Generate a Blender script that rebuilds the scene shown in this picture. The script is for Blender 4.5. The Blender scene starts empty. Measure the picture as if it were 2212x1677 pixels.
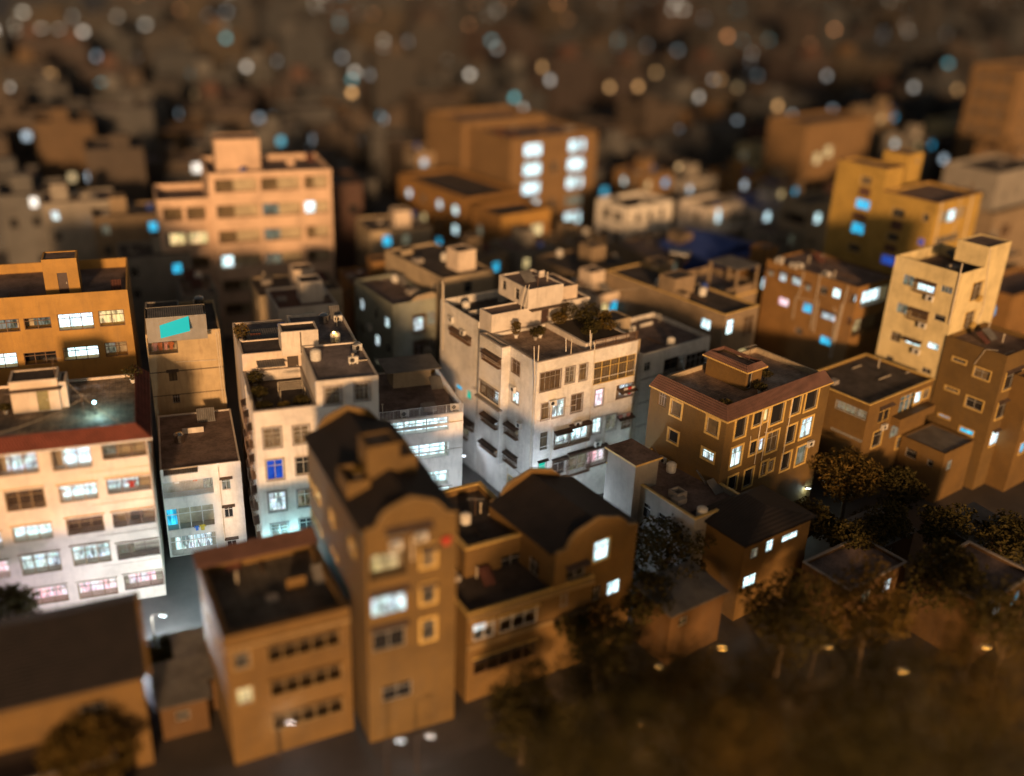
import bpy, math, random
from mathutils import Vector, Matrix
random.seed(11)
C = bpy.context.scene.collection
sc = bpy.context.scene
PI = math.pi
# ---------------------------------------------------------------- camera
HC = 53.0; FPX = 2120.7; PITCH = math.radians(24.33); ROLL = math.radians(2.44)
_c, _s, _cr, _sr = math.cos(PITCH), math.sin(PITCH), math.cos(ROLL), math.sin(ROLL)
VR = Vector((_cr, _s*_sr, _c*_sr)); VD = Vector((_sr, -_s*_cr, -_c*_cr)); VF = Vector((0, _c, -_s))
CAM = Vector((0, 0, HC))
cam = bpy.data.objects.new('camera', bpy.data.cameras.new('camera')); C.objects.link(cam)
M = Matrix.Identity(4)
for i in range(3):
    M[i][0] = VR[i]; M[i][1] = -VD[i]; M[i][2] = -VF[i]; M[i][3] = CAM[i]
cam.matrix_world = M
cam.data.sensor_width = 36; cam.data.lens = 36*FPX/2212
cam.data.clip_start = 1; cam.data.clip_end = 9000
cam.data.dof.use_dof = True
cam.data.dof.focus_distance = 93.0
cam.data.dof.aperture_fstop = cam.data.lens/1000/2.25
cam.data.dof.aperture_blades = 0
sc.camera = cam
# ---------------------------------------------------------------- world, sun, exposure
SUN_AZ_X, SUN_EL = 0.12, math.radians(8.5)
w = bpy.data.worlds.new("World"); sc.world = w; w.use_nodes = True
wn = w.node_tree.nodes; wl = w.node_tree.links
sky = wn.new('ShaderNodeTexSky'); sky.sky_type = 'NISHITA'; sky.sun_disc = False
sky.sun_elevation = SUN_EL; sky.sun_rotation = math.atan2(SUN_AZ_X, -1.0)
sky.dust_density = 3; sky.air_density = 1.0; sky.ozone_density = 1.0
hs = wn.new('ShaderNodeHueSaturation'); hs.inputs['Saturation'].default_value = 0.55
wl.new(sky.outputs[0], hs.inputs['Color'])
tn = wn.new('ShaderNodeMix'); tn.data_type = 'RGBA'; tn.blend_type = 'MULTIPLY'; tn.inputs[0].default_value = 1; tn.inputs[7].default_value = (1, .86, .72, 1)
wl.new(hs.outputs[0], tn.inputs[6]); wl.new(tn.outputs[2], wn['Background'].inputs[0]); wn['Background'].inputs[1].default_value = 0.05
sun = bpy.data.lights.new('sun', 'SUN'); sun.energy = 4.8; sun.angle = math.radians(5); sun.color = (1, .56, .25)
so = bpy.data.objects.new('sun', sun); C.objects.link(so)
sdir = Vector((SUN_AZ_X, -1.0, math.tan(SUN_EL))).normalized()
so.rotation_euler = sdir.to_track_quat('Z', 'Y').to_euler(); so.location = (0, -60, 80)
vs = sc.view_settings; sc.display_settings.display_device = 'sRGB'
vs.view_transform = 'Standard'; vs.look = 'None'; vs.exposure = 0; vs.gamma = 1; vs.use_curve_mapping = False
sc.cycles.use_denoising = True
sc.cycles.max_bounces = 5; sc.cycles.diffuse_bounces = 2; sc.cycles.glossy_bounces = 2
sc.cycles.sample_clamp_indirect = 4

# ---------------------------------------------------------------- pixel helpers (measurements on the photograph, 2212 wide)
def raydir(X, Y): return VR*((X-1106)/FPX) + VD*((Y-838.5)/FPX) + VF
def at(X, Y, z):
    d = raydir(X, Y); t = (z-HC)/d.z
    return CAM + d*t
def proj(p):
    q = Vector(p)-CAM; Z = q.dot(VF)
    if Z < 1: return (-9999, -9999, Z)
    return (1106+FPX*q.dot(VR)/Z, 838.5+FPX*q.dot(VD)/Z, Z)
OFF = {1:(0,516),2:(460.65,516),3:(921.3,516),4:(1381.95,423.8),5:(1659.3,331.7),6:(0,884.4),7:(460.65,792.3),8:(921.3,792.3),9:(1381.95,700.2),10:(1659.3,644.9)}
def q(i, x, y):
    if i in OFF: return (OFF[i][0]+x/4, OFF[i][1]+y/4)
    if i == 'a': return (x/2, y/2)
    if i == 'b': return (1106.5+x/2, y/2)
    if i == 'l': return (x*.3957, 1013.4+y*.3957)
    if i == 'm': return (737+x*.3957, 1013.4+y*.3957)
    if i == 'n': return (1336.8+x*.3957, 921.3+y*.3957)
    return (x, y)

# ---------------------------------------------------------------- materials
MATS = {}
def newmat(name):
    m = bpy.data.materials.new(name); m.use_nodes = True
    MATS[name] = m
    return m, m.node_tree.nodes, m.node_tree.links, m.node_tree.nodes['Principled BSDF']
def N(nt, t, **k):
    n = nt.new(t)
    for a, v in k.items():
        if hasattr(n, a): setattr(n, a, v)
    return n
def mixc(nodes, links, fac, a, b, mode='MIX'):
    n = nodes.new('ShaderNodeMix'); n.data_type = 'RGBA'; n.blend_type = mode
    for sck, v in ((n.inputs[0], fac), (n.inputs[6], a), (n.inputs[7], b)):
        if isinstance(v, (int, float)): sck.default_value = v
        elif isinstance(v, tuple): sck.default_value = (*v, 1) if len(v) == 3 else v
        else: links.new(v, sck)
    return n.outputs[2]
def ramp(nodes, links, src, p0, p1, c0=(0,0,0,1), c1=(1,1,1,1)):
    r = nodes.new('ShaderNodeValToRGB'); links.new(src, r.inputs[0])
    r.color_ramp.elements[0].position = p0; r.color_ramp.elements[1].position = p1
    r.color_ramp.elements[0].color = c0; r.color_ramp.elements[1].color = c1
    return r.outputs[0]
def noise(nodes, links, co, scale, detail=4, rough=.6, sc3=None):
    if sc3:
        mp = nodes.new('ShaderNodeMapping'); links.new(co, mp.inputs[0]); mp.inputs['Scale'].default_value = sc3; co = mp.outputs[0]
    n = nodes.new('ShaderNodeTexNoise'); links.new(co, n.inputs['Vector'])
    n.inputs['Scale'].default_value = scale; n.inputs['Detail'].default_value = detail; n.inputs['Roughness'].default_value = rough
    return n.outputs['Fac']
def wall_mat(name, col, tile=0, stain=.5, rough=.8, tcol=.75, dirt=(.10,.075,.05)):
    """painted or tiled wall with rain streaks and grime; tile = tile size in metres"""
    m, nd, ln, bs = newmat(name)
    co = nd.new('ShaderNodeTexCoord').outputs['Object']
    blotch = noise(nd, ln, co, .35, 6, .65)
    streak = noise(nd, ln, co, 1.0, 5, .7, (1.7, 1.7, .28))
    fine = noise(nd, ln, co, 9, 3, .6)
    c = mixc(nd, ln, ramp(nd, ln, blotch, .42, .72), col, tuple(x*.66 for x in col))
    mul = nd.new('ShaderNodeMath'); mul.operation = 'MULTIPLY'; mul.inputs[1].default_value = stain
    ln.new(ramp(nd, ln, streak, .50, .78), mul.inputs[0])
    c = mixc(nd, ln, mul.outputs[0], c, tuple(col[i]*.35+dirt[i]*.65 for i in range(3)))
    c = mixc(nd, ln, .12, c, fine, 'OVERLAY')
    if tile:
        sx = nd.new('ShaderNodeSeparateXYZ'); ln.new(co, sx.inputs[0])
        ad = nd.new('ShaderNodeMath'); ad.operation = 'ADD'; ln.new(sx.outputs[0], ad.inputs[0]); ln.new(sx.outputs[1], ad.inputs[1])
        cb = nd.new('ShaderNodeCombineXYZ'); ln.new(ad.outputs[0], cb.inputs[0]); ln.new(sx.outputs[2], cb.inputs[1])
        br = nd.new('ShaderNodeTexBrick'); ln.new(cb.outputs[0], br.inputs['Vector'])
        br.inputs['Scale'].default_value = 1; br.inputs['Brick Width'].default_value = tile*2; br.inputs['Row Height'].default_value = tile
        br.inputs['Mortar Size'].default_value = tile*.07; br.inputs['Color1'].default_value = (1,1,1,1); br.inputs['Color2'].default_value = (.86,.86,.86,1)
        br.inputs['Mortar'].default_value = (tcol*.6,)*3+(1,)
        c = mixc(nd, ln, 1.0, c, br.outputs['Color'], 'MULTIPLY')
    ln.new(c, bs.inputs['Base Color']); bs.inputs['Roughness'].default_value = rough
    bp = nd.new('ShaderNodeBump'); bp.inputs['Strength'].default_value = .25; bp.inputs['Distance'].default_value = .02
    ln.new(fine, bp.inputs['Height']); ln.new(bp.outputs[0], bs.inputs['Normal'])
    return m
def flat_mat(name, col, rough=.6, metal=0, noisy=.25, sc_=3.0):
    m, nd, ln, bs = newmat(name)
    co = nd.new('ShaderNodeTexCoord').outputs['Object']
    n = noise(nd, ln, co, sc_, 5, .65)
    c = mixc(nd, ln, ramp(nd, ln, n, .35, .75), col, tuple(x*(1-noisy*1.6) for x in col))
    ln.new(c, bs.inputs['Base Color']); bs.inputs['Roughness'].default_value = rough; bs.inputs['Metallic'].default_value = metal
    return m
def roof_mat(name, col, grid=0, wet=.75):
    """weathered concrete deck: mould patches, puddle marks and slab joints"""
    m, nd, ln, bs = newmat(name)
    co = nd.new('ShaderNodeTexCoord').outputs['Object']
    a = noise(nd, ln, co, .45, 8, .7); b = noise(nd, ln, co, 3.5, 6, .7); f = noise(nd, ln, co, 22, 3, .6)
    c = mixc(nd, ln, ramp(nd, ln, a, .38, .66), tuple(x*1.35 for x in col), tuple(x*.5 for x in col))
    c = mixc(nd, ln, ramp(nd, ln, b, .5, .75), c, tuple(x*.45 for x in col))
    c = mixc(nd, ln, .5, c, f, 'OVERLAY')
    if grid:
        br = nd.new('ShaderNodeTexBrick'); ln.new(co, br.inputs['Vector']); br.offset = 0
        br.inputs['Scale'].default_value = 1; br.inputs['Brick Width'].default_value = grid; br.inputs['Row Height'].default_value = grid
        br.inputs['Mortar Size'].default_value = grid*.035; br.inputs['Color1'].default_value = (1,1,1,1); br.inputs['Color2'].default_value = (.8,.8,.8,1)
        br.inputs['Mortar'].default_value = (.45,.45,.45,1)
        c = mixc(nd, ln, 1.0, c, br.outputs['Color'], 'MULTIPLY')
    ln.new(c, bs.inputs['Base Color'])
    ln.new(ramp(nd, ln, a, .4, .6, (wet,)*3+(1,), (.95,.95,.95,1)), bs.inputs['Roughness'])
    bp = nd.new('ShaderNodeBump'); bp.inputs['Strength'].default_value = .5; bp.inputs['Distance'].default_value = .04
    ln.new(b, bp.inputs['Height']); ln.new(bp.outputs[0], bs.inputs['Normal'])
    return m
def corr_mat(name, col, per=.2, axis=0, stain=.4):
    """tile or corrugated courses"""
    m, nd, ln, bs = newmat(name)
    co = nd.new('ShaderNodeTexCoord').outputs['Object']
    wv = nd.new('ShaderNodeTexWave'); wv.bands_direction = 'XYZ'[axis]; ln.new(co, wv.inputs[0])
    wv.inputs['Scale'].default_value = .314/per; wv.inputs['Distortion'].default_value = .3; wv.inputs['Detail'].default_value = 2
    n = noise(nd, ln, co, .8, 7, .7)
    c = mixc(nd, ln, ramp(nd, ln, n, .4, .7), col, tuple(x*(1-stain) for x in col))
    c = mixc(nd, ln, .35, c, wv.outputs[0], 'MULTIPLY')
    ln.new(c, bs.inputs['Base Color']); bs.inputs['Roughness'].default_value = .75
    bp = nd.new('ShaderNodeBump'); bp.inputs['Strength'].default_value = .7; bp.inputs['Distance'].default_value = .05
    ln.new(wv.outputs[0], bp.inputs['Height']); ln.new(bp.outputs[0], bs.inputs['Normal'])
    return m
def lit_mat(name, c1, c2, s, busy=.5):
    """a lit room behind the glass: curtains, furniture and people break up the light"""
    m, nd, ln, bs = newmat(name)
    nd.remove(bs); out = nd['Material Output']
    tc = nd.new('ShaderNodeTexCoord'); oi = nd.new('ShaderNodeObjectInfo')
    ad = nd.new('ShaderNodeVectorMath'); ad.operation = 'SCALE'; ad.inputs[3].default_value = 1
    cb = nd.new('ShaderNodeCombineXYZ')
    ml = nd.new('ShaderNodeMath'); ml.operation = 'MULTIPLY'; ml.inputs[1].default_value = 61.0; ln.new(oi.outputs['Random'], ml.inputs[0])
    ln.new(ml.outputs[0], cb.inputs[0]); ln.new(ml.outputs[0], cb.inputs[2])
    sm = nd.new('ShaderNodeVectorMath'); sm.operation = 'ADD'; ln.new(tc.outputs['Object'], sm.inputs[0]); ln.new(cb.outputs[0], sm.inputs[1])
    co = sm.outputs[0]
    drape = noise(nd, ln, co, 1.0, 2, .5, (5, 5, .25))
    bl = noise(nd, ln, co, 1.0, 2, .5, (3.4, 3.4, 1.1))
    vo = nd.new('ShaderNodeTexVoronoi'); vo.distance = 'CHEBYCHEV'; ln.new(co, vo.inputs['Vector']); vo.inputs['Scale'].default_value = 2.0
    col = mixc(nd, ln, ramp(nd, ln, drape, .4, .62), c1, c2)
    dk = ramp(nd, ln, bl, .5, .64)
    mk = nd.new('ShaderNodeMath'); mk.operation = 'MULTIPLY'; mk.inputs[1].default_value = busy; ln.new(dk, mk.inputs[0])
    col = mixc(nd, ln, mk.outputs[0], col, tuple(x*.12 for x in c2))
    ds = nd.new('ShaderNodeHueSaturation'); ln.new(vo.outputs['Color'], ds.inputs['Color']); ds.inputs['Saturation'].default_value = .22; ds.inputs['Value'].default_value = 1.25
    col = mixc(nd, ln, busy*.75, col, ds.outputs[0], 'MULTIPLY')
    em = nd.new('ShaderNodeEmission'); ln.new(col, em.inputs[0]); em.inputs[1].default_value = s
    ln.new(em.outputs[0], out.inputs[0])
    return m
def em_mat(name, col, s):
    m, nd, ln, bs = newmat(name)
    bs.inputs['Base Color'].default_value = (*col, 1); bs.inputs['Emission Color'].default_value = (*col, 1); bs.inputs['Emission Strength'].default_value = s
    return m
W_CREAM = wall_mat('wall_cream_paint', (.64,.53,.42), 0, .42)
W_WHITE = wall_mat('wall_white_paint', (.64,.58,.51), 0, .6)
W_WTILE = wall_mat('wall_white_tile', (.78,.74,.67), .12, .5)
W_GREY = wall_mat('wall_grey_render', (.25,.23,.20), 0, .7)
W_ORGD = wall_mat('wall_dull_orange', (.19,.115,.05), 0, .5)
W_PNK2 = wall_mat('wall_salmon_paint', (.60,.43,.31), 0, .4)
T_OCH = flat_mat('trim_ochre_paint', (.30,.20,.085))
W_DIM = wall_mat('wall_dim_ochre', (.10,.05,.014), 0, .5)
W_GRNT = wall_mat('wall_greenish_tile', (.32,.34,.28), .10, .6)
W_BEIGE = wall_mat('wall_beige_render', (.46,.37,.25), .10, .6)
W_OLD = wall_mat('wall_old_plaster', (.46,.35,.20), 0, 1.0, dirt=(.12,.06,.03))
W_BROWN = wall_mat('wall_brown_brick_tile', (.165,.097,.026), .075, .65)
W_BRICK = wall_mat('wall_red_brick', (.28,.15,.045), .08, .5)
W_YEL = wall_mat('wall_yellow_tile', (.52,.34,.08), .10, .5)
W_ORG = wall_mat('wall_orange_paint', (.40,.225,.055), 0, .6)
W_OCH = wall_mat('wall_ochre_render', (.18,.10,.025), .1, .5)
W_TAN = wall_mat('wall_tan_stone_tile', (.29,.215,.135), .3, .3)
W_PINK = wall_mat('wall_pink_paint', (.68,.56,.30), 0, .45)
W_DGREY = wall_mat('wall_dark_grey_tile', (.15,.14,.14), .08, .3)
T_YEL = flat_mat('trim_yellow_paint', (.66,.45,.14))
T_WHITE = flat_mat('trim_white_paint', (.7,.66,.6))
T_GREY = flat_mat('trim_grey_stone', (.32,.28,.25))
R_DARK = roof_mat('roof_dark_concrete', (.062,.048,.04))
R_BRN = roof_mat('roof_brown_concrete', (.15,.105,.09))
R_GREY = roof_mat('roof_grey_concrete', (.20,.165,.16))
R_TILE = roof_mat('roof_paving_tile', (.34,.23,.16), .4, .35)
R_WET = roof_mat('roof_wet_concrete', (.26,.19,.125), .5, .3)
TILE_RED = corr_mat('tile_red_glazed', (.21,.055,.035), .25, 0)
TILE_BRN = corr_mat('tile_brown_clay', (.17,.085,.065), .2, 0)
TILE_BLK = corr_mat('tile_dark_clay', (.020,.014,.013), .3, 1, .6)
CORR_RED = corr_mat('sheet_rusty_red', (.13,.045,.03), .25, 0, .5)
CORR_BLU = corr_mat('sheet_blue_metal', (.04,.09,.40), .3, 0, .3)
CORR_GRY = corr_mat('sheet_grey_metal', (.20,.19,.18), .2, 0, .5)
M_ALU = flat_mat('metal_aluminium', (.50,.48,.44), .4, .3)
M_DARK = flat_mat('metal_dark_bronze', (.07,.05,.035), .5, .2)
M_RUST = flat_mat('metal_rusty_bars', (.16,.09,.05), .7, .1)
M_STEEL = flat_mat('metal_stainless_steel', (.6,.58,.55), .22, 1.0, .15)
M_HOOD = flat_mat('sheet_brown_awning', (.09,.06,.045), .7, 0, .4)
M_PIPE = flat_mat('plastic_cream_pipe', (.62,.54,.42), .5)
M_PLAST = flat_mat('plastic_white_casing', (.62,.60,.55), .5, 0, .2)
M_BLACK = flat_mat('plastic_black', (.02,.02,.022), .5)
M_DOOR = flat_mat('door_dark_wood', (.06,.035,.03), .5)
M_DOORG = flat_mat('door_olive_metal', (.25,.22,.10), .5)
M_CONC = wall_mat('concrete_bare', (.30,.27,.24), 0, .7)
M_ROOM = flat_mat('room_wall_paint', (.42,.36,.25), .8, 0, .3, 1.2)
G_DARK, _n, _l, _b = newmat('glass_dark'); _b.inputs['Base Color'].default_value = (.02,.02,.022,1); _b.inputs['Roughness'].default_value = .12
G_CURT = corr_mat('curtain_behind_glass', (.16,.115,.06), .35, 0, .7)
L_WHITE = lit_mat('room_lit_white', (.80,.95,1), (.45,.60,.62), 1.7, .85)
L_BRIGHT = lit_mat('room_lit_bright', (.75,.96,1), (.62,.90,.95), 2.3, .6)
L_CYAN = lit_mat('room_lit_cyan', (.05,.55,.85), (.02,.35,.6), 1.6, .6)
L_GREEN = lit_mat('room_lit_green', (.02,.62,.42), (.02,.45,.32), 1.1, .3)
L_BLUE = lit_mat('room_lit_blue', (.02,.08,.55), (.03,.12,.6), .9, .4)
L_WARM = lit_mat('room_lit_warm', (1,.72,.32), (.7,.5,.22), 1.3, .7)
L_DIM = lit_mat('room_lit_dim', (.30,.30,.22), (.20,.17,.10), .8, .8)
L_PINK = lit_mat('room_lit_pink', (1,.55,.62), (.85,.85,.9), 1.8, .6)
LIT = dict(white=L_WHITE, bright=L_BRIGHT, cyan=L_CYAN, green=L_GREEN, blue=L_BLUE, warm=L_WARM, dim=L_DIM, pink=L_PINK, dark=G_DARK, curt=G_CURT)
LEAF = None
def leaf_mat(name, a, b):
    m, nd, ln, bs = newmat(name)
    co = nd.new('ShaderNodeTexCoord').outputs['Object']
    n = noise(nd, ln, co, 1.3, 4, .7)
    ln.new(mixc(nd, ln, ramp(nd, ln, n, .35, .68), a, b), bs.inputs['Base Color']); bs.inputs['Roughness'].default_value = .8; bs.inputs['Specular IOR Level'].default_value = .15
    return m
LEAF = leaf_mat('leaves_dark_green', (.024,.022,.006), (.065,.048,.012))
LEAF2 = leaf_mat('leaves_yellow_green', (.045,.035,.008), (.13,.075,.015))
BARK = flat_mat('bark', (.08,.055,.035), .9)
SOIL = flat_mat('soil', (.05,.035,.022), .95)

# ---------------------------------------------------------------- mesh helpers
class MB:
    def __init__(s): s.v = []; s.f = []
    def quad(s, a, b, c, d):
        n = len(s.v); s.v += [tuple(a), tuple(b), tuple(c), tuple(d)]; s.f.append((n, n+1, n+2, n+3)); return s
    def poly(s, pts):
        n = len(s.v); s.v += [tuple(p) for p in pts]; s.f.append(tuple(range(n, n+len(pts)))); return s
    def box(s, x0, x1, y0, y1, z0, z1):
        n = len(s.v)
        s.v += [(x0,y0,z0),(x1,y0,z0),(x1,y1,z0),(x0,y1,z0),(x0,y0,z1),(x1,y0,z1),(x1,y1,z1),(x0,y1,z1)]
        s.f += [(n,n+3,n+2,n+1),(n+4,n+5,n+6,n+7),(n,n+1,n+5,n+4),(n+1,n+2,n+6,n+5),(n+2,n+3,n+7,n+6),(n+3,n,n+4,n+7)]
        return s
    def prism(s, pts, axis, t0, t1):
        """closed outline pts (a,b) swept along axis: 'y' -> (a,t,b), 'x' -> (t,a,b), 'z' -> (a,b,t)"""
        mk = {'y': lambda p, t: (p[0], t, p[1]), 'x': lambda p, t: (t, p[0], p[1]), 'z': lambda p, t: (p[0], p[1], t)}[axis]
        n = len(s.v); k = len(pts)
        s.v += [mk(p, t0) for p in pts] + [mk(p, t1) for p in pts]
        s.f.append(tuple(range(n, n+k))); s.f.append(tuple(range(n+2*k-1, n+k-1, -1)))
        for i in range(k):
            j = (i+1) % k; s.f.append((n+i, n+j, n+k+j, n+k+i))
        return s
    def tube(s, pts, r, k=6, r1=None):
        pts = [Vector(p) for p in pts]; n0 = len(s.v); L = len(pts)
        for i, p in enumerate(pts):
            d = (pts[min(i+1, L-1)]-pts[max(i-1, 0)]).normalized()
            u = d.cross(Vector((0,0,1)) if abs(d.z) < .9 else Vector((1,0,0))).normalized(); v = d.cross(u)
            rr = r if r1 is None else r+(r1-r)*i/max(1, L-1)
            for j in range(k):
                a = 2*PI*j/k; s.v.append(tuple(p+u*(rr*math.cos(a))+v*(rr*math.sin(a))))
        for i in range(L-1):
            for j in range(k):
                a = n0+i*k+j; b = n0+i*k+(j+1) % k; s.f.append((a, b, b+k, a+k))
        s.f.append(tuple(range(n0, n0+k))); s.f.append(tuple(range(n0+L*k-1, n0+(L-1)*k-1, -1)))
        return s
    def lathe(s, cx, cy, prof, k=14):
        n0 = len(s.v)
        for r, z in prof:
            for j in range(k):
                a = 2*PI*j/k; s.v.append((cx+r*math.cos(a), cy+r*math.sin(a), z))
        for i in range(len(prof)-1):
            for j in range(k):
                a = n0+i*k+j; b = n0+i*k+(j+1) % k; s.f.append((a, b, b+k, a+k))
        s.f.append(tuple(range(n0+k-1, n0-1, -1))); m = n0+(len(prof)-1)*k; s.f.append(tuple(range(m, m+k)))
        return s
    def build(s, name, mat, parent=None, loc=None):
        me = bpy.data.meshes.new(name); me.from_pydata(s.v, [], s.f); me.materials.append(mat)
        o = bpy.data.objects.new(name, me); C.objects.link(o)
        if parent is not None: o.parent = parent
        if loc is not None: o.location = loc
        return o
def tag(o, label=None, cat=None, group=None, kind=None):
    if label: o['label'] = label
    if cat: o['category'] = cat
    if group: o['group'] = group
    if kind: o['kind'] = kind
    return o
def empty(name, loc, rz=0, **k):
    o = bpy.data.objects.new(name, None); C.objects.link(o); o.location = loc; o.rotation_euler = (0, 0, rz)
    return tag(o, **k)

# ---------------------------------------------------------------- buildings
class Bld:
    """local frame: x along the front wall, y away behind it; th = heading of the front wall"""
    def __init__(s, name, label, z, th, fl, R=None, L=None, W=None, D=None, FR=None, cat='building', group=None):
        s.z = z; s.t = math.radians(th); s.a = Vector((math.cos(s.t), math.sin(s.t), 0)); s.b = Vector((-math.sin(s.t), math.cos(s.t), 0))
        if FR is not None:
            p = at(*FR, z); s.o = Vector((p.x, p.y, 0)) - s.a*W
        else:
            p = at(*fl, z); s.o = Vector((p.x, p.y, 0))
        s.W = W if W else s.loc(*R, z)[0]
        s.D = D if D else s.loc(*L, z)[1]
        s.root = empty(name, s.o, s.t, label=label, cat=cat, group=group or 'houses packed together in the night town')
        FOOT.append((s.o.x, s.o.y, s.t, s.W, s.D))
    def tolocal(s, p):
        v = Vector(p)-s.o; return Vector((v.dot(s.a), v.dot(s.b), p[2]))
    def world(s, x, y, z): return s.o + s.a*x + s.b*y + Vector((0,0,z))
    def loc(s, X, Y, z):
        v = s.tolocal(at(X, Y, z)); return (v.x, v.y)
FOOT = []
class Blk:
    """a box-shaped wing with real openings"""
    def __init__(s, bl, x0, x1, y0, y1, z0, z1, wall, roof=R_DARK, par=.7, cap=None, name='wall', pt=.16, overhang=0):
        s.bl, s.x0, s.x1, s.y0, s.y1, s.z0, s.z1 = bl, x0, x1, y0, y1, z0, z1
        s.wall, s.roof, s.par, s.cap, s.name, s.pt, s.over = wall, roof, par, cap, name, pt, overhang
        s.holes = {k: [] for k in 'FLRB'}
        s.root = bl.root
    def P(s, f, u, z, o=0):
        if f == 'F': return (s.x0+u, s.y0-o, z)
        if f == 'L': return (s.x0-o, s.y0+u, z)
        if f == 'R': return (s.x1+o, s.y0+u, z)
        return (s.x0+u, s.y1+o, z)
    def px(s, f, X, Y, o=0):
        bl = s.bl; d = raydir(X, Y); c0 = bl.tolocal(CAM); dl = Vector((d.dot(bl.a), d.dot(bl.b), d.z))
        if f == 'F': t = (s.y0-o-c0.y)/dl.y; p = c0+dl*t; return (p.x-s.x0, p.z)
        if f == 'L': t = (s.x0-o-c0.x)/dl.x; p = c0+dl*t; return (p.y-s.y0, p.z)
        t = (s.x1+o-c0.x)/dl.x; p = c0+dl*t; return (p.y-s.y0, p.z)
    def fbox(s, mb, f, u0, u1, z0, z1, o0, o1):
        a = s.P(f, u0, z0, o0); b = s.P(f, u1, z1, o1)
        mb.box(min(a[0],b[0]), max(a[0],b[0]), min(a[1],b[1]), max(a[1],b[1]), min(z0,z1), max(z0,z1))
    def flen(s, f): return (s.x1-s.x0) if f in 'FB' else (s.y1-s.y0)
    def rect(s, f, reg, x1, y1, x2, y2, o=0):
        u0, za = s.px(f, *q(reg, x1, y1), o); u1, zb = s.px(f, *q(reg, x2, y2), o)
        return min(u0,u1), max(u0,u1), min(za,zb), max(za,zb)
    # ---- a window given by its top-left and bottom-right corner
    def win(s, f, reg, x1, y1, x2, y2, lit='dark', **k):
        return s.winr(f, *s.rect(f, reg, x1, y1, x2, y2), lit, **k)
    def winr(s, f, u0, u1, z0, z1, lit='dark', nv=1, nh=1, frame=M_ALU, sur=None, sw=.12, bars=0, hood=0, cage=0, ac=0, depth=.14, blind=None):
        L = s.flen(f); u0 = max(.08, u0); u1 = min(L-.08, u1); z0 = max(s.z0+.05, z0); z1 = min(s.z1-.1, z1)
        if u1-u0 < .15 or z1-z0 < .15: return None
        s.holes[f].append((u0, u1, z0, z1, depth))
        mb = MB(); t = .05; o0, o1 = -depth+.02, -depth+.07
        s.fbox(mb, f, u0, u0+t, z0, z1, o0, o1); s.fbox(mb, f, u1-t, u1, z0, z1, o0, o1)
        s.fbox(mb, f, u0+t, u1-t, z0, z0+t, o0, o1); s.fbox(mb, f, u0+t, u1-t, z1-t, z1, o0, o1)
        for i in range(1, nv+1):
            u = u0+(u1-u0)*i/(nv+1); s.fbox(mb, f, u-.025, u+.025, z0+t, z1-t, o0, o1-.006)
        if nh: z = z0+(z1-z0)*.70; s.fbox(mb, f, u0+t, u1-t, z-.025, z+.025, o0, o1-.012)
        wo = mb.build('window', frame, s.root)
        mb = MB(); mb.quad(s.P(f,u0,z0,-depth), s.P(f,u1,z0,-depth), s.P(f,u1,z1,-depth), s.P(f,u0,z1,-depth))
        mb.build('pane', LIT[lit], wo)
        if sur:
            mb = MB(); e = sw
            for (a, b, c, d) in ((u0-e,u1+e,z1,z1+e),(u0-e,u1+e,z0-e,z0),(u0-e,u0,z0,z1),(u1,u1+e,z0,z1)): s.fbox(mb, f, a, b, c, d, -.03, .05)
            mb.build('surround', sur, wo)
        if bars:
            mb = MB(); n = max(3, int((u1-u0)/.16)); oo = .02
            for i in range(n+1):
                u = u0+(u1-u0)*i/n; s.fbox(mb, f, u-.012, u+.012, z0, z1, oo-.012, oo+.012)
            for z in (z0+.02, (z0+z1)/2, z1-.02): s.fbox(mb, f, u0, u1, z-.014, z+.014, oo-.016, oo+.016)
            mb.build('grille', bars if bars is not True else M_ALU, wo)
        if cage: s.cage(f, u0-.15, u1+.15, z0-.25, z1+.1, cage, wo)
        if hood:
            s.hood(f, u0-.2, u1+.2, z1+.12, .55 if hood is True else hood)
        if ac:
            s.ac(f, (u0+u1)/2 if ac is True else u0+(u1-u0)*ac, z0-.75)
        return wo
    def cage(s, f, u0, u1, z0, z1, d, parent):
        mb = MB(); n = max(4, int((u1-u0)/.14)); r = .012
        for i in range(n+1):
            u = u0+(u1-u0)*i/n; s.fbox(mb, f, u-r, u+r, z0, z1, d-r, d+r)
        for u in (u0, u1):
            for k in range(1, 4): s.fbox(mb, f, u-r, u+r, z0, z1, d*k/4-r, d*k/4+r)
        for z in (z0+.02, z0+(z1-z0)*.45, z1-.02):
            s.fbox(mb, f, u0, u1, z-.016, z+.016, d-.018, d+.018)
            for u in (u0, u1): s.fbox(mb, f, u-.016, u+.016, z-.014, z+.014, 0, d)
        k = max(3, int((u1-u0)/.2))
        s.fbox(mb, f, u0, u1, z0-.03, z0+.004, .004, d)
        mb.build('grille', M_RUST, parent)
    def hood(s, f, u0, u1, z, d=.6, mat=None):
        mb = MB(); dz = d*.42
        a = [s.P(f,u0,z+.03,.0), s.P(f,u1,z+.03,.0), s.P(f,u1,z-dz+.03,d), s.P(f,u0,z-dz+.03,d)]
        b = [(p[0],p[1],p[2]-.035) for p in a]
        mb.quad(*a); mb.quad(*b[::-1])
        for i in range(4): j = (i+1) % 4; mb.quad(a[i], b[i], b[j], a[j])
        mb.build('awning', mat or M_HOOD, s.root)
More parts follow.
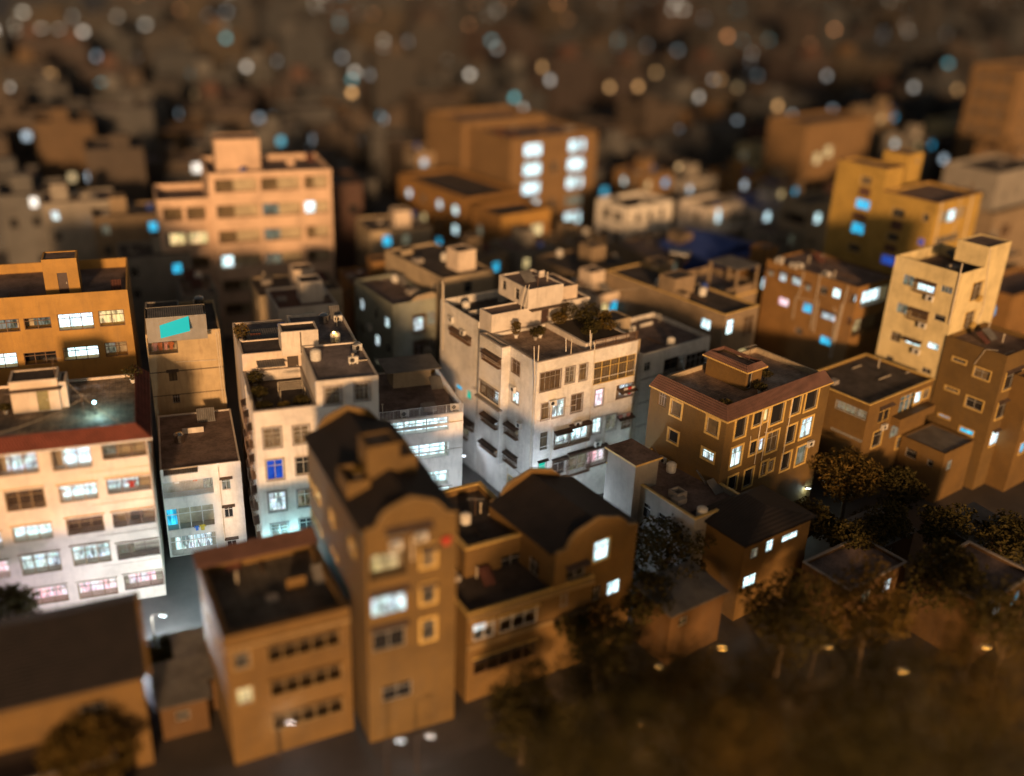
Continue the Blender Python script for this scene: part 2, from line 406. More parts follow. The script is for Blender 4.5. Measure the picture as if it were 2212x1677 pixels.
    def ac(s, f, u, z, w=.8):
        mb = MB(); s.fbox(mb, f, u-w/2, u+w/2, z, z+.55, .1, .42)
        s.fbox(mb, f, u-w/2+.05, u-w/2+.1, z-.12, z, 0, .4); s.fbox(mb, f, u+w/2-.1, u+w/2-.05, z-.12, z, 0, .4)
        o = mb.build('air_conditioner', M_PLAST, s.root)
        mb = MB(); k = 12; pts = []
        for i in range(k):
            t = 2*PI*i/k; pts.append((u-.12+.2*math.cos(t), z+.28+.2*math.sin(t)))
        lo = [s.P(f, p[0], p[1], .425) for p in pts]; hi = [s.P(f, p[0], p[1], .44) for p in pts]
        mb.poly(hi); 
        for i in range(k): j = (i+1) % k; mb.quad(lo[i], lo[j], hi[j], hi[i])
        mb.build('fan_guard', M_BLACK, o)
    # ---- recessed balcony with railing or grille
    def balc(s, f, reg, x1, y1, x2, y2, lit='white', **k):
        return s.balcr(f, *s.rect(f, reg, x1, y1, x2, y2), lit, **k)
    def balcr(s, f, u0, u1, z0, z1, lit='white', depth=1.1, bars=M_DARK, sash=1, frame=M_RUST, full=True, litspan=(0,1), ledge=True, step=.13):
        L = s.flen(f); u0 = max(.05, u0); u1 = min(L-.05, u1); z0 = max(s.z0+.05, z0); z1 = min(s.z1-.1, z1)
        s.holes[f].append((u0, u1, z0, z1, depth))
        # room wall at the back with the lit door and windows
        mb = MB(); mb.quad(s.P(f,u0,z0,-depth), s.P(f,u1,z0,-depth), s.P(f,u1,z1,-depth), s.P(f,u0,z1,-depth))
        rw = mb.build('balcony', M_ROOM, s.root)
        w = u1-u0; a, b = litspan
        mb = MB(); s.fbox(mb, f, u0+w*a+.02, u0+w*b-.02, z0+.02, z1-.05, -depth+.01, -depth+.05)
        mb.build('lit_window' if lit not in ('dark','curt') else 'pane', LIT[lit], rw)
        mb = MB(); t = .035
        for z in (z0+t, z1-t): s.fbox(mb, f, u0, u1, z-t, z+t, -.10, -.04)
        if sash:
            s.fbox(mb, f, u0, u1, z0+(z1-z0)*.72-t*.8, z0+(z1-z0)*.72+t*.8, -.10, -.042)
            n = max(2, round(w/1.1))
            for i in range(n+1):
                u = u0+t+(w-2*t)*i/n; s.fbox(mb, f, u-t, u+t, z0, z1, -.099, -.039)
        mb.build('window_frame', frame, rw)
        if bars is not None:
            mb = MB(); n = max(4, int(w/step)); top = z1 if full else z0+(z1-z0)*.55
            for i in range(n+1):
                u = u0+w*i/n; s.fbox(mb, f, u-.015, u+.015, z0, top, -.026, 0)
            for z in (z0+.03, top-.02): s.fbox(mb, f, u0, u1, z-.015, z+.015, -.026, .004)
            mb.build('grille', bars, rw)
        if ledge:
            mb = MB(); s.fbox(mb, f, u0-.12, u1+.12, z1, z1+.09, -.02, .16)
            mb.build('ledge', s.cap or s.wall, s.root)
        return rw
    def pipe(s, f, reg, pts, r=.045, o=.08, mat=None, name='drain_pipe'):
        P = []
        for X, Y in pts:
            u, z = s.px(f, *q(reg, X, Y), o); P.append(s.P(f, u, z, o))
        mb = MB().tube(P, r, 6); mb.build(name, mat or M_PIPE, s.root)
    def pipeuz(s, f, u, z0, z1, r=.05, mat=None):
        MB().tube([s.P(f,u,z0,.08), s.P(f,u,z1,.08)], r, 6).build('drain_pipe', mat or M_PIPE, s.root)
    def door(s, f, u0, u1, z0, z1, mat=None):
        s.holes[f].append((u0, u1, z0, z1, .1))
        mb = MB(); mb.quad(s.P(f,u0,z0,-.1), s.P(f,u1,z0,-.1), s.P(f,u1,z1,-.1), s.P(f,u0,z1,-.1))
        d = mb.build('door', mat or M_DOOR, s.root)
        mb = MB(); s.fbox(mb, f, u1-.18, u1-.12, (z0+z1)/2-.08, (z0+z1)/2+.08, -.095, -.04); mb.build('handle', M_ALU, d)
    def railing(s, f, u0, u1, z0, h, mat=None, o=-.08, step=.13):
        mb = MB(); n = max(3, int((u1-u0)/step))
        for i in range(n+1):
            u = u0+(u1-u0)*i/n; r = .03 if i % 10 == 0 else .012; s.fbox(mb, f, u-r, u+r, z0, z0+h, o-r, o+r)
        for z in (z0+.08, z0+h-.02): s.fbox(mb, f, u0, u1, z-.02, z+.02, o-.022, o+.022)
        mb.build('railing', mat or M_ALU, s.root)
    def band(s, f, z0, z1, o=.06, mat=None, u0=None, u1=None, name='string_course'):
        mb = MB(); s.fbox(mb, f, 0 if u0 is None else u0, s.flen(f) if u1 is None else u1, z0, z1, .003, o); mb.build(name, mat or s.wall, s.root)
    def build(s):
        mb = MB(); zt = s.z1
        for f in 'FLRB':
            L = s.flen(f); H = [h for h in s.holes[f]]
            us = sorted({0, L} | {v for h in H for v in h[:2]}); zs = sorted({s.z0, zt} | {v for h in H for v in h[2:4]})
            for i in range(len(us)-1):
                for j in range(len(zs)-1):
                    um, zm = (us[i]+us[i+1])/2, (zs[j]+zs[j+1])/2
                    if us[i+1]-us[i] < 1e-5 or zs[j+1]-zs[j] < 1e-5: continue
                    if any(h[0] < um < h[1] and h[2] < zm < h[3] for h in H): continue
                    mb.quad(s.P(f,us[i],zs[j]), s.P(f,us[i+1],zs[j]), s.P(f,us[i+1],zs[j+1]), s.P(f,us[i],zs[j+1]))
            for (u0,u1,z0,z1,d) in H:
                for (a, b) in (((u0,z0),(u1,z0)),((u1,z0),(u1,z1)),((u1,z1),(u0,z1)),((u0,z1),(u0,z0))):
                    mb.quad(s.P(f,*a), s.P(f,*b), s.P(f,*b,-d), s.P(f,*a,-d))
        zr = zt-s.par; p = s.pt
        X0, X1, Y0, Y1 = s.x0, s.x1, s.y0, s.y1
        if s.par > .02:
            for (a, b) in (((X0+p,Y0+p),(X1-p,Y0+p)),((X1-p,Y0+p),(X1-p,Y1-p)),((X1-p,Y1-p),(X0+p,Y1-p)),((X0+p,Y1-p),(X0+p,Y0+p))):
                mb.quad((*a,zr),(*b,zr),(*b,zt),(*a,zt))
            if not s.cap:
                mb.quad((X0,Y0,zt),(X1,Y0,zt),(X1-p,Y0+p,zt),(X0+p,Y0+p,zt)); mb.quad((X1,Y0,zt),(X1,Y1,zt),(X1-p,Y1-p,zt),(X1-p,Y0+p,zt))
                mb.quad((X1,Y1,zt),(X0,Y1,zt),(X0+p,Y1-p,zt),(X1-p,Y1-p,zt)); mb.quad((X0,Y1,zt),(X0,Y0,zt),(X0+p,Y0+p,zt),(X0+p,Y1-p,zt))
            else:
                cb = MB(); e = .05; c = .08
                cb.box(X0-e,X1+e,Y0-e,Y0+p+e,zt-.02,zt+c); cb.box(X0-e,X1+e,Y1-p-e,Y1+e,zt-.02,zt+c)
                cb.box(X0-e,X0+p+e,Y0+p+e,Y1-p-e,zt-.02,zt+c); cb.box(X1-p-e,X1+e,Y0+p+e,Y1-p-e,zt-.02,zt+c)
                cb.build('coping', s.cap, s.root)
        w = mb.build(s.name, s.wall, s.root)
        if s.over:
            e = s.over; r = MB().box(X0-e, X1+e, Y0-e, Y1+e, zt, zt+.14)
            r.build('roof', s.roof, s.root)
            r2 = MB(); r2.box(X0-e-.004, X1+e+.004, Y0-e-.004, Y0-e, zt-.04, zt+.143); r2.box(X0-e-.004, X0-e, Y0-e, Y1+e, zt-.04, zt+.143)
            r2.build('fascia', s.cap or s.wall, s.root)
        else:
            r = MB().box(X0+p+.002, X1-p-.002, Y0+p+.002, Y1-p-.002, zr-.15, zr+.003)
            r.build('roof', s.roof, s.root)
        return w
def rblk(bl, reg, Cc, R, L, z0, z1, wall, roof=R_DARK, **k):
    """a roof block measured by its near, right and left roof corners"""
    c0 = bl.loc(*q(reg, *Cc), z1); r = bl.loc(*q(reg, *R), z1); l = bl.loc(*q(reg, *L), z1)
    return Blk(bl, c0[0], r[0], c0[1], l[1], z0, z1, wall, roof, **k)
def simple(name, label, reg, z, th, Cc, R, L, wall, roof=R_DARK, W=None, D=None, group=None, cat='building', **k):
    bl = Bld(name, label, z, th, q(reg, *Cc), q(reg, *R) if R else None, q(reg, *L) if L else None, W=W, D=D, group=group, cat=cat)
    b = Blk(bl, 0, bl.W, 0, bl.D, 0, z, wall, roof, **k)
    return bl, b

CLR = random.Random(77)
def clutter(b, n=6):
    """pipes, hatches, stub walls and slabs fixed to a roof"""
    z = b.z1-b.par; W, D = b.x1-b.x0-1.2, b.y1-b.y0-1.2
    if W < 1.5 or D < 1.5: return
    for i in range(n):
        x = b.x0+.6+CLR.random()*W; y = b.y0+.6+CLR.random()*D; k = CLR.randrange(7)
        if k == 0: MB().lathe(x, y, [(.06,z),(.06,z+.9),(.12,z+.92),(.12,z+1.0)], 8).build('vent_pipe', M_PIPE, b.root)
        elif k == 1: w_ = CLR.uniform(.4,.8); MB().box(x-w_,x+w_,y-w_*.8,y+w_*.8,z,z+CLR.uniform(.3,.6)).build('hatch', M_CONC, b.root)
        elif k == 2: l = CLR.uniform(1,3); MB().tube([(x,y,z+.12),(min(b.x1-.2,x+l),y,z+.12)], .05, 6).build('roof_pipe', M_PIPE, b.root)
        elif k == 3: l = CLR.uniform(1,3); MB().tube([(x,y,z+.12),(x,min(b.y1-.2,y+l),z+.12)], .05, 6).build('roof_pipe', M_RUST, b.root)
        elif k == 4: l = CLR.uniform(.8,2); MB().box(x,min(b.x1-.2,x+l),y,y+.12,z,z+CLR.uniform(.3,1.0)).build('stub_wall', b.wall, b.root)
        elif k == 5: MB().lathe(x, y, [(.45,z),(.48,z+.1),(.48,z+.85),(.3,z+1.0),(.12,z+1.05)], 14).build('cistern', CLR.choice((M_STEEL, M_PLAST, CORR_BLU)), b.root)
        else: l = CLR.uniform(.8,1.6); MB().prism([(y,z+.05),(y+1.3,z+.9),(y+1.3,z+.96),(y,z+.11)], 'x', x, min(b.x1-.2, x+l)).build('leaning_sheet', CLR.choice((CORR_GRY, CORR_RED)), b.root)
# ================================================================ the houses in focus
GRP = 'houses packed together in the night town'
def eave_ring(bl, x0, x1, y0, y1, zr, out, drop, inn, mat, sides='FR', name='tile_eave', step=.25):
    """sloping tiled skirt round the roof edge with rounded tile ends"""
    mb = MB(); ends = MB()
    def seg(f):
        if f in 'FB':
            a, b = (x0, x1)
            sgn = -1 if f == 'F' else 1; yb = y0 if f == 'F' else y1
            la = (a-out if 'L' in sides else a); lb = (b+out if 'R' in sides else b)
            ia = (a+inn if 'L' in sides else a); ib = (b-inn if 'R' in sides else b)
            o0, o1 = (la, yb+sgn*out, zr-drop), (lb, yb+sgn*out, zr-drop); i0, i1 = (ia, yb-sgn*inn, zr), (ib, yb-sgn*inn, zr)
        else:
            sgn = -1 if f == 'L' else 1; xb = x0 if f == 'L' else x1
            la = (y0-out if 'F' in sides else y0); lb = (y1+out if 'B' in sides else y1)
            ia = (y0+inn if 'F' in sides else y0); ib = (y1-inn if 'B' in sides else y1)
            o0, o1 = (xb+sgn*out, la, zr-drop), (xb+sgn*out, lb, zr-drop); i0, i1 = (xb-sgn*inn, ia, zr), (xb-sgn*inn, ib, zr)
        return [Vector(v) for v in (o0, o1, i1, i0)]
    for f in sides:
        o0, o1, i1, i0 = seg(f)
        n = max(2, int((o1-o0).length/step))
        for k in range(n):
            a, b = k/n, (k+1)/n; m = (a+b)/2; up = Vector((0,0,.06))
            p = [o0.lerp(o1,a), o0.lerp(o1,m)+up, o0.lerp(o1,b)]; r = [i0.lerp(i1,a), i0.lerp(i1,m)+up, i0.lerp(i1,b)]
            mb.quad(p[0],p[1],r[1],r[0]); mb.quad(p[1],p[2],r[2],r[1])
            d = Vector((0,0,-.10)); ends.poly([p[0]+d*.6, p[1]+d*2.0, p[2]+d*.6, p[2], p[1]+up*.4, p[0]])
        dn = Vector((0,0,-.10)); inw = Vector((0,0,-.001))
        mb.quad(o0+dn, o1+dn, i1.lerp(o1,.35)+dn, i0.lerp(o0,.35)+dn)
        back = Vector((0,0,-.35)); mb.quad(i0, i1, i1+back, i0+back)
    e = mb.build(name, mat, bl.root); ends.build('tile_ends', T_YEL if mat is TILE_BRN else T_WHITE, e)
# ---- A: long balcony block at the left edge
A = Bld('apartment_block', 'cream block with rows of wide barred balconies under a dark red tile eave, left edge', 15.6, 20.3, None, FR=q(6,1262,232), W=22, D=13.3, cat='apartment block')
a = Blk(A, 0, 22, 0, 13.3, 0, 15.6, W_CREAM, R_WET, par=.25)
for r in (((-60,382,343,545,'white',(.2,1)),(430,355,803,495,'bright',(.25,1)),(870,300,1272,395,'dim',(0,.3))),
          ((30,715,405,845,'dark',(0,1)),(500,668,855,770,'bright',(0,1)),(915,610,1312,690,'white',(0,.7))),
          ((100,1025,465,1110,'bright',(0,1)),(565,950,910,1050,'dark',(0,1)),(965,895,1352,975,'dark',(.4,.7))),
          ((165,1270,540,1390,'white',(0,1)),(612,1190,970,1310,'white',(0,1)),(1000,1165,1400,1250,'dim',(0,.4))),
          ((215,1560,600,1650,'pink',(0,1)),(665,1500,1025,1590,'pink',(0,1)),(1065,1430,1440,1510,'pink',(.1,.8)))):
    for i, (x1,y1,x2,y2,lit,sp) in enumerate(r):
        a.balc('F', 6, x1, y1, x2, y2, lit, litspan=sp, bars=(M_DARK if i == 2 else M_RUST), frame=(T_OCH if i < 2 else M_RUST), depth=1.0)
for x1,y1,x2,y2,lit in ((-420,762,-40,900,'white'),(-330,1100,40,1200,'white'),(-270,1350,98,1450,'pink'),(-200,1620,150,1700,'pink'),(-520,430,-130,590,'dim')):
    a.balc('F', 6, x1, y1, x2, y2, lit, frame=T_YEL, bars=M_ALU)
for zz in (12.9, 9.9, 6.9, 3.9): a.band('F', zz-.06, zz, .05, u0=17.2)
a.build(); ablk = a
eave_ring(A, 0, 22, 0, 13.3, 16.5, .45, .95, .75, TILE_RED, 'FR')
b_ = Blk(A, 11.6, 15.3, 7.3, 9.9, 15.4, 18.3, W_CREAM, R_DARK, par=.1)
b_.door('F', 1.95, 2.85, 15.45, 17.35, M_DOORG); b_.build()
mb = MB(); mb.box(11.3, 15.6, 6.75, 7.29, 17.5, 17.6); mb.build('awning', M_HOOD, A.root)
Blk(A, 15.31, 15.9, 7.6, 9.9, 15.4, 17.8, W_CREAM, R_DARK, par=.05, name='stair_wall').build()
# ---- orange block behind A
F = Bld('apartment_block', 'orange block with ribbon balconies behind the cream block, one white lit strip in its middle', 21, 20.5, None, FR=(275,626), W=24, D=11, cat='apartment block')
f = Blk(F, 0, 24, 0, 11, 0, 21, W_ORG, R_BRN, par=1.0)
for (x1,y1,x2,y2,lit,sp) in ((-180,715,180,800,'dim',(0,.9)),(200,690,450,770,'dim',(.3,1)),(490,655,820,775,'bright',(0,1)),(845,625,1085,745,'warm',(0,1)),
                             (-200,1010,165,1110,'bright',(.3,1)),(540,945,865,1030,'bright',(.1,1)),(900,900,1110,1005,'dim',(0,.5)),(200,990,500,1070,'dark',(0,1))):
    f.balc('F', 1, x1, y1, x2, y2, lit, litspan=sp, bars=None, ledge=False)
for z0 in (3.2, 6.6): 
    for u in (3, 8, 13, 18.5): f.balcr('F', u, u+4, z0, z0+1.7, 'dark', bars=None)
f.build(); clutter(f, 7)
s1 = rblk(F, 'x', (88,562), (165,553), (80,545), 20, 23.6, W_ORG, R_BRN, par=.1); s1.door('F', 1.2, 2.1, 20.1, 22.2); s1.build()
# ---- E1: stained old wall with cyan tarp shed
E1 = Bld('old_house', 'old ochre house with a stained blank wall, two tiny windows and cream drain pipes', 17, 20.3, q(1,1255,830), R=q(1,1900,780), D=9, cat='house')
e1 = Blk(E1, 0, E1.W, 0, 9, 0, 17, W_OLD, R_DARK, par=.3)
e1.balc('F', 1, 1270, 860, 1540, 985, 'dark', bars=M_DARK, frame=M_DARK, ledge=False, litspan=(0,.01))
e1.win('F', 1, 1455, 1145, 1535, 1225, 'curt', hood=.35, frame=M_DARK); e1.win('F', 1, 1490, 1350, 1560, 1415, 'dark', bars=M_RUST, nv=2)
e1.pipe('F', 1, ((1865,810),(1890,1050),(1935,1440))); e1.pipe('F', 1, ((1885,800),(1905,1040),(1960,1430)))
e1.pipe('F', 1, ((1520,1065),(1870,1045))); e1.band('F', 15.05-2.2, 15.15-2.2, .02, M_DARK); e1.band('F', 10.3, 10.38, .02, M_DARK)
e1.build(); clutter(e1, 3)
Blk(E1, .2, 3.4, .6, 5, 16.7, 18.6, W_GREY, R_DARK, par=.1).build()
# ---- E2: grey-white house with balconies
E2 = Bld('house', 'low grey-white house with clothes behind barred balconies, right beside the cream block', 9.2, 20, q(6,1380,530), R=q(6,2085,490), D=11.4)
e2 = Blk(E2, 0, E2.W, 0, 11.4, 0, 9.2, W_WHITE, R_BRN, par=.12)
e2.balc('F', 6, 1395, 640, 1850, 725, 'dim', bars=M_ALU, frame=M_ALU, sash=0, litspan=(.8,1), ledge=False)
e2.balc('F', 6, 1425, 870, 1865, 1000, 'cyan', bars=None, frame=T_WHITE, litspan=(0,.22), ledge=False)
e2.balc('F', 6, 1465, 1110, 1890, 1270, 'white', bars=M_ALU, frame=T_WHITE, litspan=(.1,.9), ledge=False)
e2.win('F', 6, 1912, 600, 1998, 690, 'dim', hood=.3); e2.win('F', 6, 1935, 840, 2020, 930, 'dark', hood=.3); e2.win('F', 6, 1960, 1120, 2050, 1190, 'dark', hood=.3)
mb = MB().box(.3, 3.2, -.9, .0, 9.05, 9.13); mb.build('awning', CORR_GRY, E2.root)
e2.pipeuz('F', 4.95, .5, 8.9); e2.build(); clutter(e2, 4)
# ---- C: white house with the roof terrace
Cc = Bld('house', 'white house with a planted roof terrace and blue lit window, behind the dark gabled roof', 17, 20.3, q(7,345,395), R=q(7,890,325), D=19.5)
Cc.W = 10.5; FOOT[-1] = (Cc.o.x, Cc.o.y, Cc.t, 10.5, 19.5)
c1 = Blk(Cc, 0, 5.2, 0, 8.6, 0, 17, W_WHITE, R_DARK, par=1.0, cap=T_GREY)
c1.win('F', 7, 430, 540, 590, 690, 'curt', sur=T_GREY, sw=.16, bars=M_ALU); c1.win('F', 7, 458, 815, 610, 965, 'blue', sur=T_GREY, sw=.16, nv=1)
c1.win('F', 7, 478, 1095, 632, 1235, 'white', sur=T_GREY, sw=.16, bars=M_ALU); c1.win('F', 7, 500, 1365, 652, 1450, 'dim', sur=T_GREY, bars=M_ALU)
c1.win('F', 7, 690, 520, 830, 655, 'curt', sur=T_GREY, sw=.16, bars=M_ALU); c1.win('F', 7, 710, 790, 850, 920, 'dark', sur=T_GREY); c1.win('F', 7, 725, 1070, 860, 1200, 'dim', sur=T_GREY)
c1.win('F', 7, 745, 1320, 870, 1420, 'dark', sur=T_GREY)
for z0 in (13.2, 10.2, 7.1, 4):
    for u in (1.5, 4.2, 6.6): c1.winr('L', u, u+1.1, z0, z0+1.4, 'dark', cage=.4, hood=.5)
c1.pipeuz('L', .3, 1, 18); c1.pipeuz('L', 3.1, 1, 17.2); c1.pipeuz('L', 5.7, 1, 17); c1.build()
c2 = Blk(Cc, 5.202, 10.5, 0, 8.1, 0, 19.2, W_WHITE, R_GREY, par=.14)
c2.win('F', 7, 962, 185, 1100, 315, 'curt', sur=T_GREY, sw=.2, bars=M_ALU, nv=1); c2.win('F', 7, 1225, 150, 1345, 280, 'curt', sur=T_GREY, sw=.2, bars=M_ALU, nv=2)
for z0 in (13.3, 10.2, 7.1, 4): c2.winr('F', 1.2, 2.6, z0, z0+1.5, 'curt', sur=T_GREY); c2.winr('F', 3.4, 4.6, z0, z0+1.5, 'dim', sur=T_GREY)
c2.ac('F', 3.0, 11.6); c2.ac('F', 3.0, 8.4); c2.build(); clutter(c2, 3)
c3 = Blk(Cc, 5.202, 10.6, 8.102, 18.3, 0, 18.5, W_WHITE, R_GREY, par=.3); c3.build(); clutter(c3, 6)
c4 = Blk(Cc, 0, 3.75, 8.602, 12.0, 0, 18.7, W_CREAM, R_DARK, par=.12); c4.winr('F', 1.1, 3.2, 16.3, 17.1, 'dark'); c4.build()
c4b = Blk(Cc, 3.752, 5.2, 8.602, 12, 0, 18.45, W_CREAM, R_DARK, par=.1); c4b.door('F', .2, 1.2, 16.1, 18.1, M_DARK); c4b.build()
c5 = Blk(Cc, 3.5, 6.8, 8.3, 10.6, 18.3, 20.6, W_WHITE, R_DARK, par=.18); c5.pipeuz('F', 1.7, 18.5, 20.5, mat=M_DARK); c5.build()
c6 = Blk(Cc, 0, 5.2, 12.002, 19.3, 0, 17.8, W_CREAM, R_GREY, par=.25); c6.build(); clutter(c6, 6)
MB().box(1.2, 3.6, 6.9, 8.59, 17.9, 17.98).build('awning', CORR_GRY, Cc.root)
MB().box(.9, 4.6, 13, 15.5, 18.3, 18.38).build('canopy', CORR_GRY, Cc.root)
# ---- P: white house with curved balcony bands
P_ = Bld('house', 'lower white house with three brightly lit balcony bands under a railed flat roof', 11, 21, q(7,1440,480), R=q(7,2150,378), D=11.4)
p = Blk(P_, 0, P_.W, 0, 11.4, 0, 11, W_WHITE, R_BRN, par=.12)
p.balc('F', 7, 1445, 500, 2040, 545, 'bright', bars=M_ALU, frame=T_WHITE, litspan=(.0,1), ledge=False, depth=.8)
p.balc('F', 7, 1600, 700, 2040, 770, 'bright', bars=M_ALU, frame=T_WHITE, litspan=(.1,.95), ledge=False, depth=.8)
p.balc('F', 7, 1700, 935, 2035, 1010, 'bright', bars=M_ALU, frame=T_WHITE, litspan=(.1,1), ledge=False, depth=.8)
p.balcr('F', .4, 7.2, 1.6, 2.9, 'bright', bars=M_ALU, frame=T_WHITE, depth=.8)
p.railing('F', 0, P_.W, 10.98, 1.0, M_ALU); p.railing('R', 0, 11.2, 10.98, 1.0, M_ALU)
p.band('F', 9.85, 10.1, .12, W_WHITE); p.band('F', 7.0, 7.12, .08); p.build(); clutter(p, 5)
pb = Blk(P_, 3.1, 7.1, 7.4, 10.2, 10.85, 12.9, W_BEIGE, R_DARK, par=.05); pb.build()
MB().box(2.2, 8.0, 6.6, 10.6, 12.92, 13.02).build('canopy', CORR_GRY, P_.root)
# ---- N: stone-grey house
Nn = Bld('house', 'ochre and grey house with a curved parapet and lit slit windows on its shaded side', 14.5, 34, q(2,1550,570), R=q(2,1930,510), L=q(2,1220,350))
n = Blk(Nn, 0, Nn.W, 0, Nn.D, 0, 14.5, W_GRNT, R_BRN, par=.45)
MB().prism([(0,14.5),(2.4,14.5),(3.2,15.05),(5.2,15.25),(5.5,15.05),(Nn.W,15.0),(Nn.W,14.5)], 'y', .0, .18).build('parapet', W_BEIGE, Nn.root)
n.win('F', 2, 1730, 670, 1815, 785, 'white', cage=.35, hood=.5); n.win('F', 2, 1850, 635, 1925, 735, 'dim', bars=M_ALU)
n.win('F', 2, 1735, 895, 1825, 1000, 'dark', cage=.35, hood=.5); n.win('F', 2, 1850, 870, 1925, 965, 'dark', bars=M_ALU)
for x1,y1,x2,y2,l in ((1225,470,1255,595,'dark'),(1270,515,1300,620,'white'),(1385,590,1420,700,'dark'),(1480,670,1520,780,'white'),(1400,825,1435,935,'white'),(1490,890,1530,1000,'dark'),(1400,1030,1440,1095,'dim'),(1235,700,1265,800,'dark'),(1270,720,1305,840,'dark')):
    n.win('L', 2, x1, y1, x2, y2, l, nv=0)
n.ac('F', 4.4, 7.9); n.ac('L', 6.0, 9.5); n.build(); clutter(n, 6)
# ---- M: the white corner house in the middle
Mm = Bld('corner_house', 'big white corner house with roof gardens, caged windows and brown awnings, in the very centre', 17, 34.3, q(3,960,1070), W=12.4, D=18.6)
m = Blk(Mm, 0, 12.4, 0, 8.4, 0, 17, W_WTILE, R_TILE, par=.35, cap=T_GREY)
for x1,y1,x2,y2,l,k in ((985,1165,1155,1285,'curt',dict(nv=3,sur=T_GREY,sw=.1,bars=M_RUST)),(1205,1115,1275,1235,'curt',dict(sur=T_GREY,sw=.1,bars=M_ALU)),(1325,1090,1382,1215,'curt',dict(nv=0,sur=T_GREY,sw=.1)),
        (995,1430,1058,1555,'curt',dict(nv=0,sur=T_GREY,sw=.1)),(1092,1400,1185,1525,'white',dict(sur=T_GREY,sw=.1,bars=M_ALU)),(1255,1355,1340,1485,'curt',dict(sur=T_GREY,sw=.1,bars=M_RUST)),(1462,1310,1520,1435,'pink',dict(nv=0,sur=T_GREY,sw=.1))):
    m.win('F', 3, x1, y1, x2, y2, l, **k)
for x1,y1,x2,y2,l,k in ((985,575,1045,710,'curt',dict(nv=0)),(1112,570,1222,655,'white',dict(hood=.6,cage=.3)),(1242,510,1385,605,'bright',dict(hood=.6,cage=.45,nv=2)),(1440,455,1500,570,'white',dict(sur=T_GREY,sw=.08)),(1558,425,1632,540,'dim',dict(sur=T_GREY,sw=.08,bars=M_ALU)),
        (970,825,1025,960,'green',dict(nv=0,sur=T_GREY,sw=.08,hood=.3)),(1092,810,1190,915,'dark',dict(hood=.5,cage=.4)),(1230,755,1380,870,'dim',dict(hood=.5,cage=.45)),(1390,710,1530,800,'pink',dict(hood=.5,cage=.4,nv=2))):
    m.win('F', 8, x1, y1, x2, y2, l, **k)
m.balc('F', 3, 1445, 1075, 1860, 1165, 'curt', bars=None, frame=T_YEL, depth=.3, ledge=False)
m.balc('F', 3, 1645, 1270, 1845, 1340, 'white', bars=M_RUST, frame=M_RUST, litspan=(.5,1), depth=.9, ledge=False)
m.balc('F', 8, 1690, 430, 1860, 495, 'dim', bars=M_RUST, frame=M_RUST, litspan=(.2,.9), depth=.9, ledge=False)
m.hood('F', 10.2, 12.5, 11.95, .7); m.hood('F', 10.4, 12.5, 8.85, .7)
m.railing('F', 6.9, 12.4, 17.05, .95, M_RUST)
for zz in (13.75, 10.7, 7.65, 4.4): m.band('F', zz, zz+.07, .03, T_WHITE)
m.band('F', 3.75, 4.05, .12, T_WHITE); m.band('L', 3.75, 4.05, .12, T_WHITE, u0=0, u1=4.5)
# L side
m.win('L', 3, 740, 1030, 805, 1190, 'curt', bars=M_RUST, sur=T_GREY, sw=.08); m.win('L', 3, 742, 1295, 795, 1440, 'white', sur=T_GREY, sw=.08)
m.win('L', 8, 690, 470, 790, 610, 'dim', cage=.45, hood=.6); m.win('L', 8, 690, 720, 780, 850, 'dark', cage=.45, hood=.6)
m.win('L', 8, 705, 930, 768, 1060, 'dim', sur=T_YEL, sw=.08)
for pts in (((930,930),(935,1600)),((1415,790),(1415,930)),((1205,850),(1205,975))): m.pipe('F', 3, pts, r=.05)
m.pipe('F', 3, ((1455,900),(1440,1240),(1425,1300),(1400,1677)), r=.05)
m.pipe('F', 8, ((1065,960),(1085,500))); m.pipe('F', 8, ((1365,910),(1390,560))); m.pipe('F', 8, ((1190,420),(1190,350),(1290,330))); m.pipe('F', 8, ((1520,880),(1545,420)))
m.pipe('L', 8, ((935,0),(880,1080))); m.pipe('L', 8, ((685,1140),(700,860)))
m.ac('F', 1.9, 12.2); m.ac('F', 5.2, 9.1); m.ac('F', 8.0, 6.2, .7); m.ac('L', 2.3, 9.2); m.ac('L', 3.6, 12.6, .7); m.build(); mblk = m
mg = Blk(Mm, 0, 12.4, -.06, 0-.004, 0, 3.75, W_DGREY, W_DGREY, par=0); 
# raised planting bed and its wall
mw = Blk(Mm, 6.6, 12.2, 1.2, 8.0, 16.5, 17.25, W_WHITE, SOIL, par=.1, pt=.3, name='planter_wall'); mw.build()
# the bay on the left wall
mb1 = Blk(Mm, -.95, -.002, 4.7, 8.9, 4.0, 17, W_WTILE, R_BRN, par=.7, cap=T_GREY)
mb1.win('L', 3, 510, 960, 640, 1100, 'curt', cage=.4, hood=.6); mb1.win('L', 8, 500, 395, 610, 520, 'white', cage=.4, hood=.6); mb1.win('L', 8, 485, 630, 605, 755, 'warm', cage=.35, hood=.6)
mb1.balcr('L', .4, 3.9, 10.6, 12.1, 'white', bars=M_DARK, litspan=(.15,.45), depth=.7)
mb1.build()
MB().box(-1.5, -.96, 4.2, 8.9, 10.3, 10.42).build('balcony_slab', M_CONC, Mm.root)
